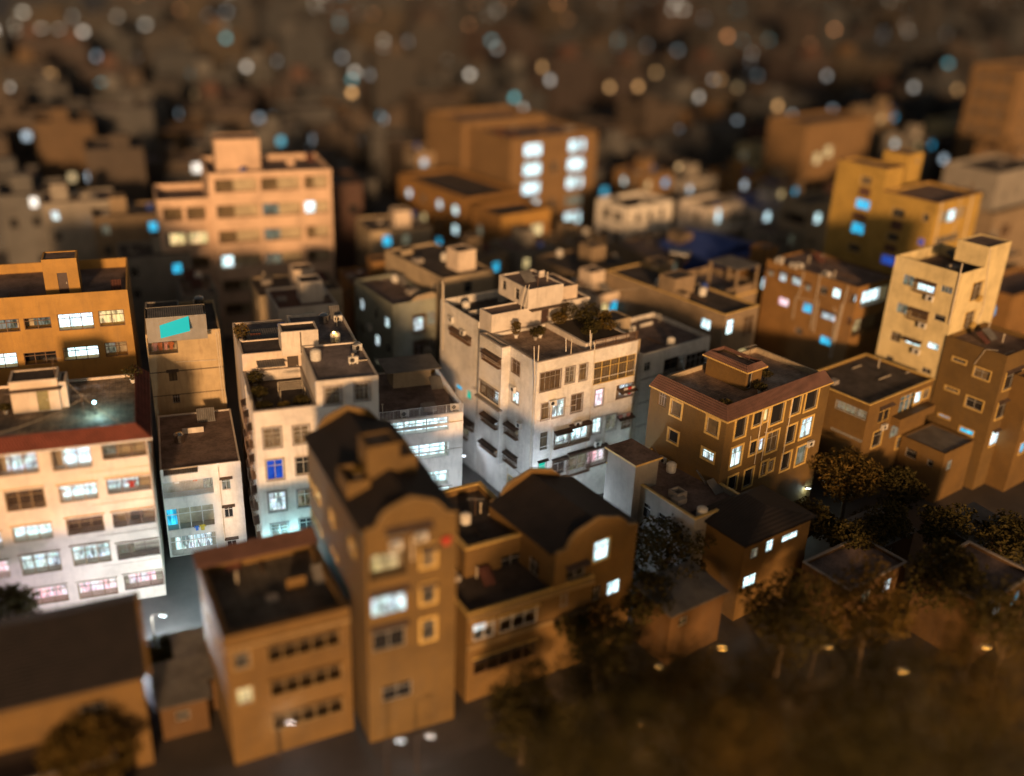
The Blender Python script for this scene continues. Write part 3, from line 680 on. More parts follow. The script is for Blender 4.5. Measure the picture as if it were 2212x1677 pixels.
# penthouse
m2 = Blk(Mm, .1, 12.5, 8.402, 10.7, 0, 19, W_WHITE, R_BRN, par=.14, cap=None)
m2.door('F', 6.1, 7.1, 16.66, 18.6); m2.door('F', 8.6, 9.5, 16.7, 18.65, M_HOOD); m2.build()
MB().box(4.6, 9.6, 7.8, 8.39, 18.75, 18.87).build('canopy', M_HOOD, Mm.root)
m3 = Blk(Mm, 4.5, 8.9, 8.43, 14.0, 18.9, 21, W_WHITE, R_BRN, par=.14); m3.winr('L', 1.7, 2.5, 19.3, 20.5, 'dark', nv=0); m3.winr('L', 4.2, 5.0, 19.6, 20.6, 'dark', nv=0); m3.build(); clutter(m3, 3)
m4 = Blk(Mm, 8.902, 11.2, 9.0, 13.5, 18.9, 20.4, W_CREAM, R_BRN, par=.14); m4.build()
m5 = Blk(Mm, 0, 12.4, 10.702, 18.6, 0, 17.5, W_WTILE, R_DARK, par=.9)
m5.win('L', 3, 230, 765, 385, 900, 'curt', cage=.4, hood=.6); m5.win('L', 3, 190, 1010, 395, 1160, 'cyan', cage=.5, hood=.6, nv=2)
m5.win('L', 3, 255, 1245, 305, 1320, 'cyan', nv=0); m5.win('L', 3, 345, 1300, 382, 1400, 'green', nv=0); m5.win('L', 8, 320, 430, 410, 540, 'dark', cage=.4, hood=.6)
m5.winr('L', 1.5, 2.8, 3.5, 4.9, 'dim', cage=.4, hood=.5); m5.winr('L', 4.5, 5.8, 6.5, 7.9, 'dark', cage=.4, hood=.5)
m5.pipe('L', 3, ((150,395),(140,960))); m5.ac('L', 5.2, 15.9, .75); m5.ac('L', 2.7, 15.2, .75); m5.build(); clutter(m5, 6)
# ---- I2: grey house between M and G
I2 = Bld('house', 'pale grey tiled house with dark green glazed bays, just right of the white corner house', 14, 38, q(9,30,265), R=q(9,665,125), D=9)
i2 = Blk(I2, 0, I2.W, 0, 9, 0, 14, W_WTILE, R_BRN, par=.5)
i2.win('F', 9, 45, 340, 90, 400, 'dark'); i2.balc('F', 9, 215, 310, 380, 400, 'dark', bars=None, frame=M_DARK, ledge=False); i2.win('F', 9, 405, 270, 560, 400, 'dark', nv=3, frame=T_GREY)
i2.win('F', 9, 80, 760, 130, 860, 'white', nv=2); i2.band('F', 11.0, 11.12, .02, M_DARK); i2.band('F', 8.2, 8.3, .02, M_DARK); i2.band('F', 5.4, 5.5, .02, M_DARK); i2.build(); clutter(i2, 6)
i2b = Blk(I2, -1.9, -.002, .6, 6, 0, 15.6, W_BEIGE, R_DARK, par=.3); i2b.build()
Blk(I2, -.6, 2.2, 4.5, 7.3, 13.6, 16.4, W_BEIGE, R_DARK, par=.1, name='stair_house').build()
# ---- J: long tan tiled house with pavilion
J = Bld('house', 'long tan tiled house with a flat black roof and blue-white lit side window', 15.5, 39.8, q(4,740,1030), W=6.0, D=19.5)
j = Blk(J, 0, 6.0, 0, 19.5, 0, 15.5, W_TAN, R_DARK, par=.22, cap=T_YEL)
j.win('L', 4, 535, 1050, 600, 1165, 'bright', frame=M_DARK); j.win('F', 4, 760, 1080, 800, 1185, 'bright', frame=M_DARK, nv=0)
j.winr('F', 3.6, 5.5, 12.2, 14.5, 'curt', bars=M_RUST); j.winr('F', .6, 1.8, 8.9, 10.4, 'dim'); j.winr('F', 3.4, 4.9, 8.9, 10.4, 'warm'); j.build(); clutter(j, 7)
jb = Blk(J, .1, 3.7, 8.0, 10.6, 15.3, 17.5, W_TAN, R_DARK, par=.1); jb.build()
Blk(J, .15, 1.2, 6.5, 7.998, 15.3, 16.1, W_TAN, R_DARK, par=.05, name='step_wall').build()
J2 = Bld('house', 'tan tiled house with an open roof pavilion on four posts, behind the long tan house', 14.9, 39.8, q(4,700,825), R=q(4,1040,745), D=8)
j2 = Blk(J2, 0, J2.W, 0, 8, 0, 14.9, W_TAN, R_GREY, par=.9); j2.winr('F', 2.6, 3.6, 11.8, 13.1, 'dark'); j2.band('F', 13.6, 13.8, .1, T_YEL); j2.build(); clutter(j2, 3)
zp = 17.3; o_ = J2.loc(*q(4,850,645), zp); r_ = J2.loc(*q(4,1045,602), zp); l_ = J2.loc(*q(4,592,565), zp)
MB().box(o_[0]-.1, r_[0]+.1, o_[1]-.1, l_[1]+.1, zp, zp+.12).build('pavilion_roof', CORR_GRY, J2.root)
for px_, py_ in ((o_[0]+.1,o_[1]+.1),(r_[0]-.2,o_[1]+.1),(o_[0]+.1,l_[1]-.2),(r_[0]-.2,l_[1]-.2)):
    MB().box(px_-.13, px_+.13, py_-.13, py_+.13, 14.0, zp-.002).build('post', W_TAN, J2.root)
# ---- K: orange brick house
K = Bld('brick_house', 'orange-brown brick house with many cream pipes and a corner balcony wrapped in white light', 18, 39.4, q(4,1890,790), R=q(4,2165,718), L=q(4,1095,545))
k = Blk(K, 0, K.W+2, 0, K.D, 0, 18, W_BRICK, R_BRN, par=.25)
for x1,y1,x2,y2,l in ((1115,635,1150,695,'dim'),(1215,650,1258,745,'white'),(1320,685,1382,780,'white'),(1435,755,1470,825,'dim'),(1560,770,1615,860,'dark'),(1675,790,1722,890,'bright'),(1205,870,1275,960,'pink'),(1415,915,1475,1020,'cyan'),(1575,985,1680,1090,'white'),(1560,1200,1640,1300,'cyan'),(1350,1130,1400,1200,'dark')):
    k.win('L', 4, x1, y1, x2, y2, l, hood=(.35 if l in ('dim','white') else 0), bars=(M_RUST if l == 'white' else 0))
k.balc('F', 4, 1930, 830, 2125, 905, 'bright', bars=None, frame=M_RUST, depth=1.2, ledge=False); k.balc('F', 4, 1850, 1075, 2100, 1130, 'warm', bars=M_DARK, frame=M_RUST, depth=1.2, litspan=(.2,.5), ledge=False)
k.balc('L', 4, 1800, 830, 1885, 940, 'bright', bars=None, depth=.8, ledge=False, litspan=(.0,.5)); k.balc('L', 4, 1790, 1040, 1850, 1130, 'cyan', bars=None, depth=.8, ledge=False)
for pts in (((1420,650),(1380,850),(1350,880),(1320,1060)),((1562,665),(1475,1150)),((1800,775),(1650,1400)),((1745,930),(1665,1300)),((1675,960),(1695,1000),(1640,1400)),((1365,880),(1420,890),(1490,910)),((1545,900),(1500,1180))):
    k.pipe('L', 4, pts, r=.05)
k.ac('L', 11.3, 18.05, .9); k.ac('L', 9.1, 18.05, .9); k.build(); clutter(k, 6)
# ---- G: brown house with the tiled eave
G = Bld('house', 'brown house with yellow window surrounds and a broad purple-brown tile eave round its roof', 15, 39.5, q(9,755,840), W=15.6, D=9.4)
g = Blk(G, 0, 15.6, 0, 9.4, 0, 15, W_BROWN, R_TILE, par=.0)
Y = dict(sur=T_YEL, sw=.2, nv=0, nh=0)
for x1,y1,x2,y2,l in ((278,655,350,815,'curt'),(588,800,668,975,'curt'),(255,905,322,1040,'dark'),(545,1070,632,1195,'white'),(240,1180,300,1300,'dark')):
    g.win('L', 9, x1, y1, x2, y2, l, **(dict(Y, nv=1, nh=1) if l == 'white' else Y))
g.win('L', 9, 170, 580, 222, 725, 'curt', nv=2, frame=T_GREY)
for x1,y1,x2,y2,l in ((838,825,905,960,'dark'),(990,775,1048,860,'dark'),(1070,745,1100,830,'warm'),(1150,700,1228,835,'dark'),(1325,640,1378,760,'dark'),(1450,580,1520,715,'dark'),
        (800,1080,865,1210,'white'),(960,1025,1005,1110,'dark'),(1025,1000,1060,1085,'white'),(1108,950,1175,1080,'curt'),(1280,890,1328,1010,'dark'),(1405,830,1470,955,'white'),
        (770,1330,825,1420,'dark'),(910,1270,960,1385,'dark'),(1055,1200,1090,1290,'curt'),(1110,1190,1145,1260,'curt'),(1235,1130,1285,1240,'dark'),(1365,1070,1420,1190,'dim')):
    g.win('F', 9, x1, y1, x2, y2, l, **(dict(Y, nv=1, nh=1) if l in ('white','curt') else Y))
g.ac('L', 6.7, 7.9, .8); g.ac('L', 1.15, 7.2, .8); g.ac('F', 13.6, 8.6, .8)
for pts in (((1135,700),(1050,1180)),((1068,730),(990,1210)),((1330,625),(1215,1250))): g.pipe('F', 9, pts, r=.05)
g.pipe('F', 9, ((1145,905),(1130,940),(1080,935)), r=.03); g.pipe('F', 9, ((960,970),(950,1100)), r=.03); g.build()
eave_ring(G, 0, 15.6, 0, 9.4, 15.95, .3, .9, .9, TILE_BRN, 'LF', step=.2)
pw = MB(); pw.box(1.0, 15.6, 9.2, 9.4, 15, 15.5); pw.box(15.4, 15.6, .9, 9.19, 15, 15.55); pw.build('parapet', W_BEIGE, G.root)
gs = Blk(G, 6.5, 8.9, 3.4, 8.3, 14.95, 17.0, W_OCH, R_TILE, par=.0); gs.winr('F', .35, .95, 15.1, 16.7, 'dark', nv=0, nh=0); gs.build()
eave_ring(G, 6.5, 8.9, 3.4, 8.3, 17.55, .35, .5, .15, TILE_BRN, 'LFRB', step=.2)
# ---- G2: house with yellow coping
G2 = Bld('house', 'low house with a bright yellow roof coping, a glazed left side and one hanging balcony', 11.5, 39, q(10,880,925), R=q(10,1450,702), D=8.6)
g2 = Blk(G2, 0, G2.W, 0, 8.6, 0, 11.5, W_OCH, R_DARK, par=.2, cap=T_YEL)
g2.balc('L', 10, 590, 870, 840, 1060, 'dim', bars=M_ALU, frame=M_ALU, depth=.5, ledge=False); g2.balc('L', 10, 545, 1110, 810, 1250, 'dim', bars=M_ALU, frame=M_ALU, depth=.5, ledge=False)
g2.win('F', 10, 970, 950, 1040, 1045, 'dark', hood=.4, frame=T_YEL); g2.ac('F', 3.3, 8.0); g2.balc('F', 10, 1150, 855, 1250, 950, 'dim', bars=None, frame=T_YEL, ledge=False, depth=.4); g2.win('F', 10, 1275, 820, 1310, 890, 'bright', sur=T_YEL, nv=0); g2.win('F', 10, 1345, 790, 1380, 850, 'curt', sur=T_YEL)
g2.win('F', 10, 915, 1160, 965, 1260, 'dark', sur=T_YEL, nv=0); g2.win('F', 10, 1065, 1110, 1120, 1180, 'dim', nv=2); g2.winr('F', 7, 8.2, 4.4, 5.8, 'dark', sur=T_YEL)
g2.build(); clutter(g2, 5)
MB().box(4.7, 11.6, -1.1, -.003, 8.1, 9.0).build('balcony', W_OCH, G2.root)
# ---- H: pink-orange tower at the right
H = Bld('tower_house', 'tall pink-orange house with a walled flat roof, windows in three columns, near the right edge', 23, 39, q(5,1680,1040), W=9.4, L=q(5,1100,880), cat='house')
h = Blk(H, 0, 9.4, 0, H.D, 0, 23, W_PINK, R_BRN, par=1.3)
for x1,y1,x2,y2,l,kk in ((1175,1040,1245,1155,'dim',{}),(1300,1090,1430,1215,'bright',dict(hood=.6,cage=.35,ac=.1)),(1500,1135,1585,1220,'dim',dict(nv=2)),(1118,1285,1190,1395,'dim',{}),(1240,1335,1365,1450,'curt',dict(hood=.6,cage=.35,ac=.1)),(1440,1380,1525,1465,'dark',dict(nv=0)),(1065,1530,1135,1640,'curt',{}),(1190,1590,1310,1677,'bright',dict(hood=.6,ac=.1))):
    h.win('L', 5, x1, y1, x2, y2, l, frame=M_ALU, **kk)
h.win('L', 10, 1380, 370, 1465, 455, 'white', nv=0); h.win('L', 10, 1020, 485, 1075, 550, 'dark'); h.win('L', 10, 1130, 530, 1300, 600, 'dark'); h.win('L', 10, 1330, 590, 1400, 660, 'dark')
h.win('F', 5, 1775, 1125, 1825, 1250, 'curt', sur=T_YEL, sw=.06); h.win('F', 5, 1710, 1380, 1760, 1490, 'curt', sur=T_YEL, sw=.06); h.winr('F', 6, 7, 9.5, 10.9, 'dark')
h.pipe('L', 5, ((1680,950),(1560,1480)), r=.07); h.pipe('F', 5, ((1920,820),(1860,1330),(1800,1470)), r=.06)
for i in range(2): 
    zz = 19.2-3.1*i; MB().prism([(4.1,zz),(4.9,zz+.55),(4.9,zz-.0)], 'y', -.5, -.05).build('bracket', T_YEL, H.root)
h.build(); clutter(h, 4)
ht = Blk(H, 4.6, 9.42, -.02, 3.6, 22.9, 25.2, W_PINK, R_BRN, par=.12); ht.build()
# ---- H3: brown house lower right
H3 = Bld('house', 'brown tiled house with yellow-framed square windows and small slot windows, lower right edge', 16, 38, q(10,2070,500), W=8, D=6.9)
h3 = Blk(H3, 0, 8, 0, 6.9, 0, 16, W_BROWN, R_BRN, par=.5)
S = dict(sur=T_YEL, sw=.13)
for x1,y1,x2,y2,l,kk in ((1600,505,1705,570,'dark',dict(nv=2,nh=0)),(1790,590,1905,715,'curt',{}),(1535,755,1640,820,'dark',dict(nv=2,nh=0)),(1720,840,1840,980,'dark',{}),(1475,995,1565,1045,'cyan',dict(nv=1,nh=0)),(1660,1105,1765,1190,'cyan',{})):
    h3.win('L', 10, x1, y1, x2, y2, l, **S, **kk)
for x1,y1,x2,y2,l in ((2065,640,2165,740,'dark'),(1995,900,2090,990,'dark'),(1940,1150,2010,1230,'bright')): h3.win('F', 10, x1, y1, x2, y2, l, hood=.4, **S)
h3.pipe('L', 10, ((1985,450),(1880,440),(1780,570)), r=.04); h3.build(); clutter(h3, 5)
h4 = Blk(H3, 2.6, 8.1, -2.2, -.002, 0, 13.4, W_OCH, R_BRN, par=.3)
for z0 in (10.6, 7.5, 4.4): h4.winr('F', 1.0, 2.1, z0, z0+1.3, 'cyan' if z0 < 9 else 'dark', **S); h4.winr('F', 3.4, 4.5, z0, z0+1.3, 'dark', **S)
h4.build()
# ---- Y: yellow house
Yb = Bld('tower_house', 'tall yellow house with a stepped roof and brown panels between its stacked windows, upper right', 25, 40.5, q(5,1470,430), W=11.6, D=13, cat='house')
y = Blk(Yb, 0, 11.6, 0, 7.8, 0, 25, W_YEL, R_BRN, par=.35, cap=TILE_BRN)
for x1,y1,x2,y2,l in ((1080,465,1175,565,'dark'),(1035,675,1120,770,'dark'),(1345,515,1385,595,'dark'),(1300,730,1338,800,'blue'),(985,870,1080,975,'blue')): y.win('L', 5, x1, y1, x2, y2, l, sur=T_YEL, sw=.1, frame=M_ALU)
y.balc('F', 5, 1490, 510, 1695, 545, 'curt', frame=M_ALU, bars=None, depth=.4, litspan=(.3,.55), ledge=False); y.balc('F', 5, 1445, 735, 1640, 740, 'curt', frame=M_ALU, bars=None, depth=.4, ledge=False)
y.win('F', 5, 1560, 495, 1605, 580, 'bright', nv=0)
y.pipe('F', 5, ((1505,420),(1435,790)), r=.09); y.pipe('F', 5, ((1665,385),(1600,690)), r=.05); y.pipe('F', 5, ((1770,360),(1680,780)), r=.09)
yp = MB(); u0, z0 = y.px('L', *q(5,1070,570)); u1, z1 = y.px('L', *q(5,1150,675)); y.fbox(yp, 'L', min(u0,u1), max(u0,u1), min(z0,z1), max(z0,z1), .003, .03)
yp.build('window_panel', TILE_BRN, Yb.root); yp = MB(); u0, z0 = y.px('L', *q(5,1010,775)); u1, z1 = y.px('L', *q(5,1100,865)); y.fbox(yp, 'L', min(u0,u1), max(u0,u1), min(z0,z1), max(z0,z1), .003, .03); yp.build('window_panel', TILE_BRN, Yb.root)
y.build()
y2 = Blk(Yb, 0, 4.2, 7.802, 15.2, 0, 27.9, W_YEL, R_BRN, par=.3, cap=TILE_BRN)
for x1,y1,x2,y2_,l in ((810,190,890,280,'curt'),(765,385,868,495,'cyan'),(728,590,815,705,'cyan'),(700,770,790,860,'dark')): y2.win('L', 5, x1, y1, x2, y2_, l, sur=T_YEL, sw=.1)
for a_, b_2 in (((795,285),(875,380)),((735,500),(840,585))):
    yp = MB(); u0, z0 = y2.px('L', *q(5,*a_)); u1, z1 = y2.px('L', *q(5,*b_2)); y2.fbox(yp, 'L', min(u0,u1), max(u0,u1), min(z0,z1), max(z0,z1), .003, .03); yp.build('window_panel', TILE_BRN, Yb.root)
y2.build()
y3 = Blk(Yb, 4.202, 11.6, 7.802, 13, 0, 24.9, W_YEL, R_BRN, par=.35); y3.build(); clutter(y3, 4)
y4 = Blk(Yb, 7.4, 11.4, 9.2, 13, 24.6, 28.8, W_YEL, R_BRN, par=.1); y4.winr('F', 2.2, 3.0, 27.4, 28.1, 'dark'); y4.build()
# ---- D: gabled dark-roofed house in front
def gable_house(bl, W, D, z, rise, wallm, front=True, back=True):
    prof = [(0,z),(.12*W,z+.05*rise),(.17*W,z+.42*rise),(.24*W,z+.66*rise),(.5*W,z+rise),(.76*W,z+.66*rise),(.83*W,z+.38*rise),(.88*W,z+.12*rise),(W,z)]
    rz = z+rise*.78
    mb = MB(); e = .28
    # roof slopes, slightly sagging between ridge and eaves
    for sx in (0, 1):
        n = 8
        for i in range(n):
            a, b = i/n, (i+1)/n
            f = lambda t: (W/2 + (W/2+e)*(1 if sx else -1)*t, rz - (rz-z+.1)*t - .10*math.sin(PI*t))
            p0, p1 = f(a), f(b)
            mb.quad((p0[0], .2, p0[1]), (p0[0], D-.2, p0[1]), (p1[0], D-.2, p1[1]), (p1[0], .2, p1[1]))
            mb.quad((p0[0], .2, p0[1]-.12), (p0[0], D-.2, p0[1]-.12), (p1[0], D-.2, p1[1]-.12), (p1[0], .2, p1[1]-.12))
        xe = W+e if sx else -e; mb.quad((xe,.2,z-.1),(xe,D-.2,z-.1),(xe,D-.2,z-.22),(xe,.2,z-.22))
    mb.build('roof', TILE_BLK, bl.root)
    for on, y0 in ((front, -.02), (back, D-.2)):
        if not on: continue
        mb = MB().prism(prof + [(W,z-.35),(0,z-.35)], 'y', y0, y0+.2); g_ = mb.build('gable', wallm, bl.root)
        mb = MB()
        for i in range(len(prof)-1):
            (xa, za), (xb, zb) = prof[i], prof[i+1]
            mb.quad((xa,y0-.05,za+.02),(xb,y0-.05,zb+.02),(xb,y0+.25,zb+.02),(xa,y0+.25,za+.02)); mb.quad((xa,y0-.05,za-.06),(xb,y0-.05,zb-.06),(xb,y0-.05,zb+.02),(xa,y0-.05,za+.02))
        mb.build('coping', T_OCH, g_)
Dd = Bld('gabled_house', 'tall brown house with a dark tiled roof between two curved gables, front centre left', 18, 26, q(7,1305,1425), W=6.5, L=q(7,725,590), cat='house')
d = Blk(Dd, 0, 6.5, 0, Dd.D, 0, 17.9, W_BROWN, R_DARK, par=.0)
d.win('F', 7, 1500, 1390, 1690, 1450, 'bright', hood=.7, ac=.35, nv=3); d.win('F', 7, 1740, 1330, 1860, 1385, 'bright', hood=.7, ac=.4)
d.win('F', 'm', 440, 430, 510, 520, 'curt', sur=T_YEL, sw=.2, hood=.5); d.balc('F', 'm', 150, 480, 360, 570, 'warm', bars=M_DARK, frame=M_DARK, ledge=False, litspan=(.2,.9))
d.win('F', 'm', 165, 680, 355, 770, 'white', hood=.5, nv=3); d.win('F', 'm', 440, 640, 510, 720, 'dark', sur=T_YEL, sw=.2, hood=.4)
d.win('F', 'm', 440, 830, 510, 920, 'dark', sur=T_YEL, sw=.2); d.win('F', 'm', 170, 870, 350, 960, 'dark', hood=.5)
d.winr('F', 1, 3.2, 3.4, 4.8, 'dark'); d.pipe('F', 7, ((1722,1480),(1722,1677)), r=.07)
for x1,y1,x2,y2,l in ((820,940,855,1030,'curt'),(880,1040,925,1190,'warm'),(1010,1230,1045,1390,'curt'),(1180,1480,1220,1640,'curt'),(850,1260,880,1340,'white'),(895,1340,940,1460,'white'),(1025,1560,1070,1677,'warm')):
    d.win('L', 7, x1, y1, x2, y2, l, sur=T_YEL, sw=.16, nv=0)
d.build(); dblk = d; gable_house(Dd, 6.5, Dd.D, 18, 1.9, W_BROWN)
d2 = Blk(Dd, 1.75, 4.1, 4.8, 7.0, 18.3, 21.4, W_BROWN, R_DARK, par=.12); d2.build()
d3 = Blk(Dd, 4.102, 5.5, 5.2, 7.6, 18, 20.0, W_BROWN, R_DARK, par=.12); d3.build()
d4 = Blk(Dd, .1, 1.748, 4.2, 6.8, 18, 19.3, W_BROWN, R_DARK, par=.5); d4.build()
# ================================================================ front row (out of focus, close to the camera)
V = Bld('gabled_house', 'low house with a wide black roof and curved orange gable, before the white corner house', 11.4, 36, (1201,1197), W=8.2, D=9.0, cat='house')
v = Blk(V, 0, 8.2, 0, 9.0, 0, 11.3, W_OCH, R_DARK, par=0)
v.win('F', 'm', 1385, 405, 1455, 480, 'bright', sur=T_YEL, nv=0); v.winr('F', 1.2, 3.0, 8.4, 9.7, 'dark', hood=.5); v.winr('F', 4.0, 4.8, 5.4, 6.8, 'dark'); v.winr('F', 5.6, 6.9, 5.3, 6.6, 'bright'); v.winr('L', 2, 3.2, 8, 9.4, 'dark'); v.winr('L', 5.8, 7, 8, 9.4, 'dark')
v.build(); gable_house(V, 8.2, 9.0, 11.4, 1.9, W_OCH)
U = Bld('flat_house', 'low flat-roofed house with a pale orange parapet and an aerial, touching the gabled brown house', 10.6, 30, None, FR=(1147,1150), W=5.8, D=8.8, cat='house')
u = Blk(U, 0, 5.8, 0, 8.8, 0, 10.6, W_OCH, R_DARK, par=.6, cap=T_YEL, pt=.3)
u.winr('F', 3.2, 5.0, 7.6, 9, 'dark'); u.build(); clutter(u, 4)
U2 = Bld('flat_house', 'dark flat-roofed house with lit balcony glass, in front of the wide black roof', 8.2, 30, q('m',690,800), R=q('m',1390,600), L=(985,1215), cat='house')
u2 = Blk(U2, 0, U2.W, 0, 5.6, 0, 8.2, W_OCH, R_DARK, par=.2, cap=T_YEL)
u2.balcr('F', .5, 2.3, 5.6, 7.2, 'white', bars=None, frame=T_WHITE, litspan=(.1,.9)); u2.balcr('F', 2.7, 6.0, 5.6, 7.2, 'curt', bars=None, frame=T_WHITE); u2.winr('F', 7.7, 8.7, 6.2, 7.5, 'bright'); u2.balcr('F', .6, 6, 2.4, 4, 'dark', bars=None)
u2.band('F', 7.7, 8.0, .2, T_OCH); u2.band('F', 5.1, 5.4, .2, T_OCH); u2.build(); clutter(u2, 5)
S1 = Bld('flat_house', 'low ochre house with a mouldy walled flat roof and a tiled strip along its back', 11, 27, (480,1380), R=(770,1330), L=(405,1212), cat='house')
sb = Blk(S1, 0, 8.6, 0, 9.5, 0, 11, W_OCH, roof_mat('roof_mouldy_grid', (.13,.11,.085), .7), par=.9, pt=.45)
sb.winr('F', .6, 1.6, 8.2, 9.5, 'dark', sur=T_OCH); sb.winr('F', .6, 1.6, 5.2, 6.5, 'warm', sur=T_OCH)
for z0 in (8, 5, 2): sb.balcr('F', 2.8, 7.9, z0, z0+1.5, 'dark', bars=None, frame=T_OCH)
for yy in (2, 5, 7.6): sb.winr('L', yy, yy+1.1, 8, 9.3, 'dark', sur=T_OCH)
clutter(sb, 7); sb.band('F', 9.9, 10.15, .2, T_OCH); sb.build()
mb = MB().prism([(8.4,11.05),(10.0,11.5),(10.0,11.6),(8.4,11.12)], 'x', -.2, 8.8); mb.build('corrugated_strip', TILE_BRN, S1.root)
X1 = Bld('courtyard_house', 'low dark house with a square hut and a concrete planter on its roof', 8.5, 36, (1501,1123), W=6.6, D=11.8, cat='house')
x1 = Blk(X1, 0, 6.6, 0, 11.8, 0, 8.5, W_GREY, R_BRN, par=.55, cap=T_YEL, pt=.2)
for yy in (1.5, 3.4, 5.4): x1.winr('L', yy, yy+1, 5.5, 7, 'dark', nv=0)
x1.build(); clutter(x1, 6)
x2 = Blk(X1, -.9, 2.0, 7.2, 11.2, 0, 9.5, W_GREY, R_BRN, par=.02, over=.15 if False else 0) if False else Blk(X1, -.9, 1.9, 6.9, 10.7, 0, 10.8, W_GREY, R_BRN, par=0, overhang=.25, cap=T_YEL); x2.build()
MB().box(1.4,2.6,3.6,3.75,7.95,8.7).box(1.4,2.6,4.65,4.8,7.95,8.7).box(1.4,1.55,3.751,4.649,7.95,8.7).box(2.45,2.6,3.751,4.649,7.95,8.7).build('planter_box', M_CONC, X1.root)
Z1 = Bld('small_house', 'small ochre house with a grey sheet roof and a dark slot window, lower right', 6, 38, q(10,1530,1345), R=q(10,1815,1240), L=q(10,1140,1190), cat='house')
z1 = Blk(Z1, 0, Z1.W, 0, Z1.D, 0, 6, W_OCH, CORR_GRY, par=.12); z1.winr('L', 3.0, 4.3, 3.9, 4.9, 'dark', nv=0); z1.winr('L', 1.0, 1.7, 3.9, 4.7, 'dark', nv=0); z1.winr('F', 1, 2, 3.6, 4.8, 'dim'); z1.build()
def hip(bl, W, D, z, rise, mat):
    mb = MB(); a = .4; r0, r1 = (W*.5, D*.28, z+rise), (W*.5, D*.72, z+rise)
    p = [(-a,-a,z),(W+a,-a,z),(W+a,D+a,z),(-a,D+a,z)]
    mb.poly([p[0],p[1],r0]); mb.poly([p[2],p[3],r1]); mb.quad(p[1],p[2],r1,r0); mb.quad(p[3],p[0],r0,r1); mb.quad(*[(x,y_,z-.12) for x,y_,_ in p])
    mb.build('roof', mat, bl.root)
Y1 = Bld('cottage', 'little dark hip-roofed house with white lights under its front eave, lower right of centre', 8, 36, q('n',690,640), W=8.5, D=5.7, cat='house')
y1 = Blk(Y1, 0, 8.5, 0, 5.7, 0, 8, W_OCH, R_DARK, par=.02)
y1.winr('F', 1.0, 1.9, 6, 7, 'dim'); y1.winr('F', 2.9, 3.8, 6, 7.2, 'bright'); y1.winr('F', 4.9, 7.0, 6.3, 7.0, 'bright'); y1.winr('F', .6, 2.2, 3.1, 4.3, 'bright'); y1.build(); hip(Y1, 8.5, 5.7, 8.02, 1.5, TILE_BLK)
Sh = Bld('gabled_shed', 'long dark shed roof at the lower left edge, in front of the cream balcony block', 8, 25, None, FR=(305,1452), W=16, D=7.1, cat='shed')
sh = Blk(Sh, 0, 16, 0, 7.1, 0, 8, W_OCH, R_DARK, par=.02); sh.winr('F', 12, 13.5, 5, 6.4, 'dark'); sh.winr('F', 3, 5, 5, 6.4, 'dim'); sh.winr('R', 2, 3.2, 5, 6.4, 'dark'); sh.build()
mb = MB(); mb.prism([(-.5,7.95),(5.3,10.1),(7.5,9.2),(7.5,9.05),(5.3,9.9),(-.5,7.8)], 'x', -.2, 16.3); mb.build('roof', TILE_BLK, Sh.root)
MB().prism([(-.3,7.9),(-.3,8.2),(5.3,10.35),(7.4,9.4),(7.4,9.0),(5.3,9.8)], 'x', 16.31, 16.6).build('gable', W_OCH, Sh.root)
for nm, lab, z, th, fr, W, D, wm, rm, lits in (
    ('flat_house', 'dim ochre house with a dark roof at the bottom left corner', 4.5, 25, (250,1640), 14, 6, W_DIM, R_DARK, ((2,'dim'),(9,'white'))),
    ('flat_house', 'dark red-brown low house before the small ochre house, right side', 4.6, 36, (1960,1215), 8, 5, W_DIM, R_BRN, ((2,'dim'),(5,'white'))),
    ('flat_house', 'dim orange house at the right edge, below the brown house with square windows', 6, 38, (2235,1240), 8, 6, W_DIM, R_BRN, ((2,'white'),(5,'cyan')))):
    bl = Bld(nm, lab, z, th, None, FR=fr, W=W, D=D, cat='house'); b = Blk(bl, 0, W, 0, D, 0, z, wm, rm, par=.3, cap=T_GREY)
    for u_, l_ in lits: b.winr('F', u_, u_+1.2, z-2.2, z-.9, l_)
    b.build()
# ================================================================ middle distance, measured one by one
def grid(b, f, n, rows, z0, dz, w, hgt, lits=(), margin=1.0, **k):
    L = b.flen(f)
    for r in range(rows):
        for c_ in range(n):
            u = margin+(L-2*margin)*(c_+.5)/n
            b.winr(f, u-w/2, u+w/2, z0+dz*r, z0+dz*r+hgt, dict(lits).get((r, c_), 'dark'), **k)
Lp = Bld('apartment_block', 'large blurred pink-orange block with rows of balconies and a hut on its roof, upper left', 23.5, 22, (448,374), R=(722,350), D=11, cat='apartment block')
Lp.W = 16.6; l_ = Blk(Lp, 0, 16.6, 0, 11, 0, 23.5, W_PNK2, R_BRN, par=.8)
for r in range(6):
    z0 = 3+r*3.55
    for c_, (u0, u1) in enumerate(((.8,6.4),(6.9,12.2),(12.8,16.1))):
        lit = {(2,0):'bright',(4,2):'bright',(3,1):'dim',(5,2):'curt',(2,1):'dim',(4,1):'dim'}.get((r,c_),'curt')
        l_.balcr('F', u0, u1, z0, z0+1.8, lit, bars=None, sash=0, litspan=((.05,.3) if (r,c_)==(2,0) else (0,.45)), ledge=False)
l_.band('F', 22.6, 23.5, .35, W_PNK2); l_.build(); clutter(l_,8)
l2 = Blk(Lp, -6.8, -.002, .8, 10, 0, 20, W_PNK2, R_BRN, par=.8)
for r in range(5):
    l2.balcr('F', .7, 3.2, 3+r*3.5, 4.8+r*3.5, 'warm' if r == 3 else 'curt', bars=None, sash=0, ledge=False); l2.balcr('F', 3.7, 6.2, 3+r*3.5, 4.8+r*3.5, 'warm' if r == 3 else 'curt', bars=None, sash=0, ledge=False)
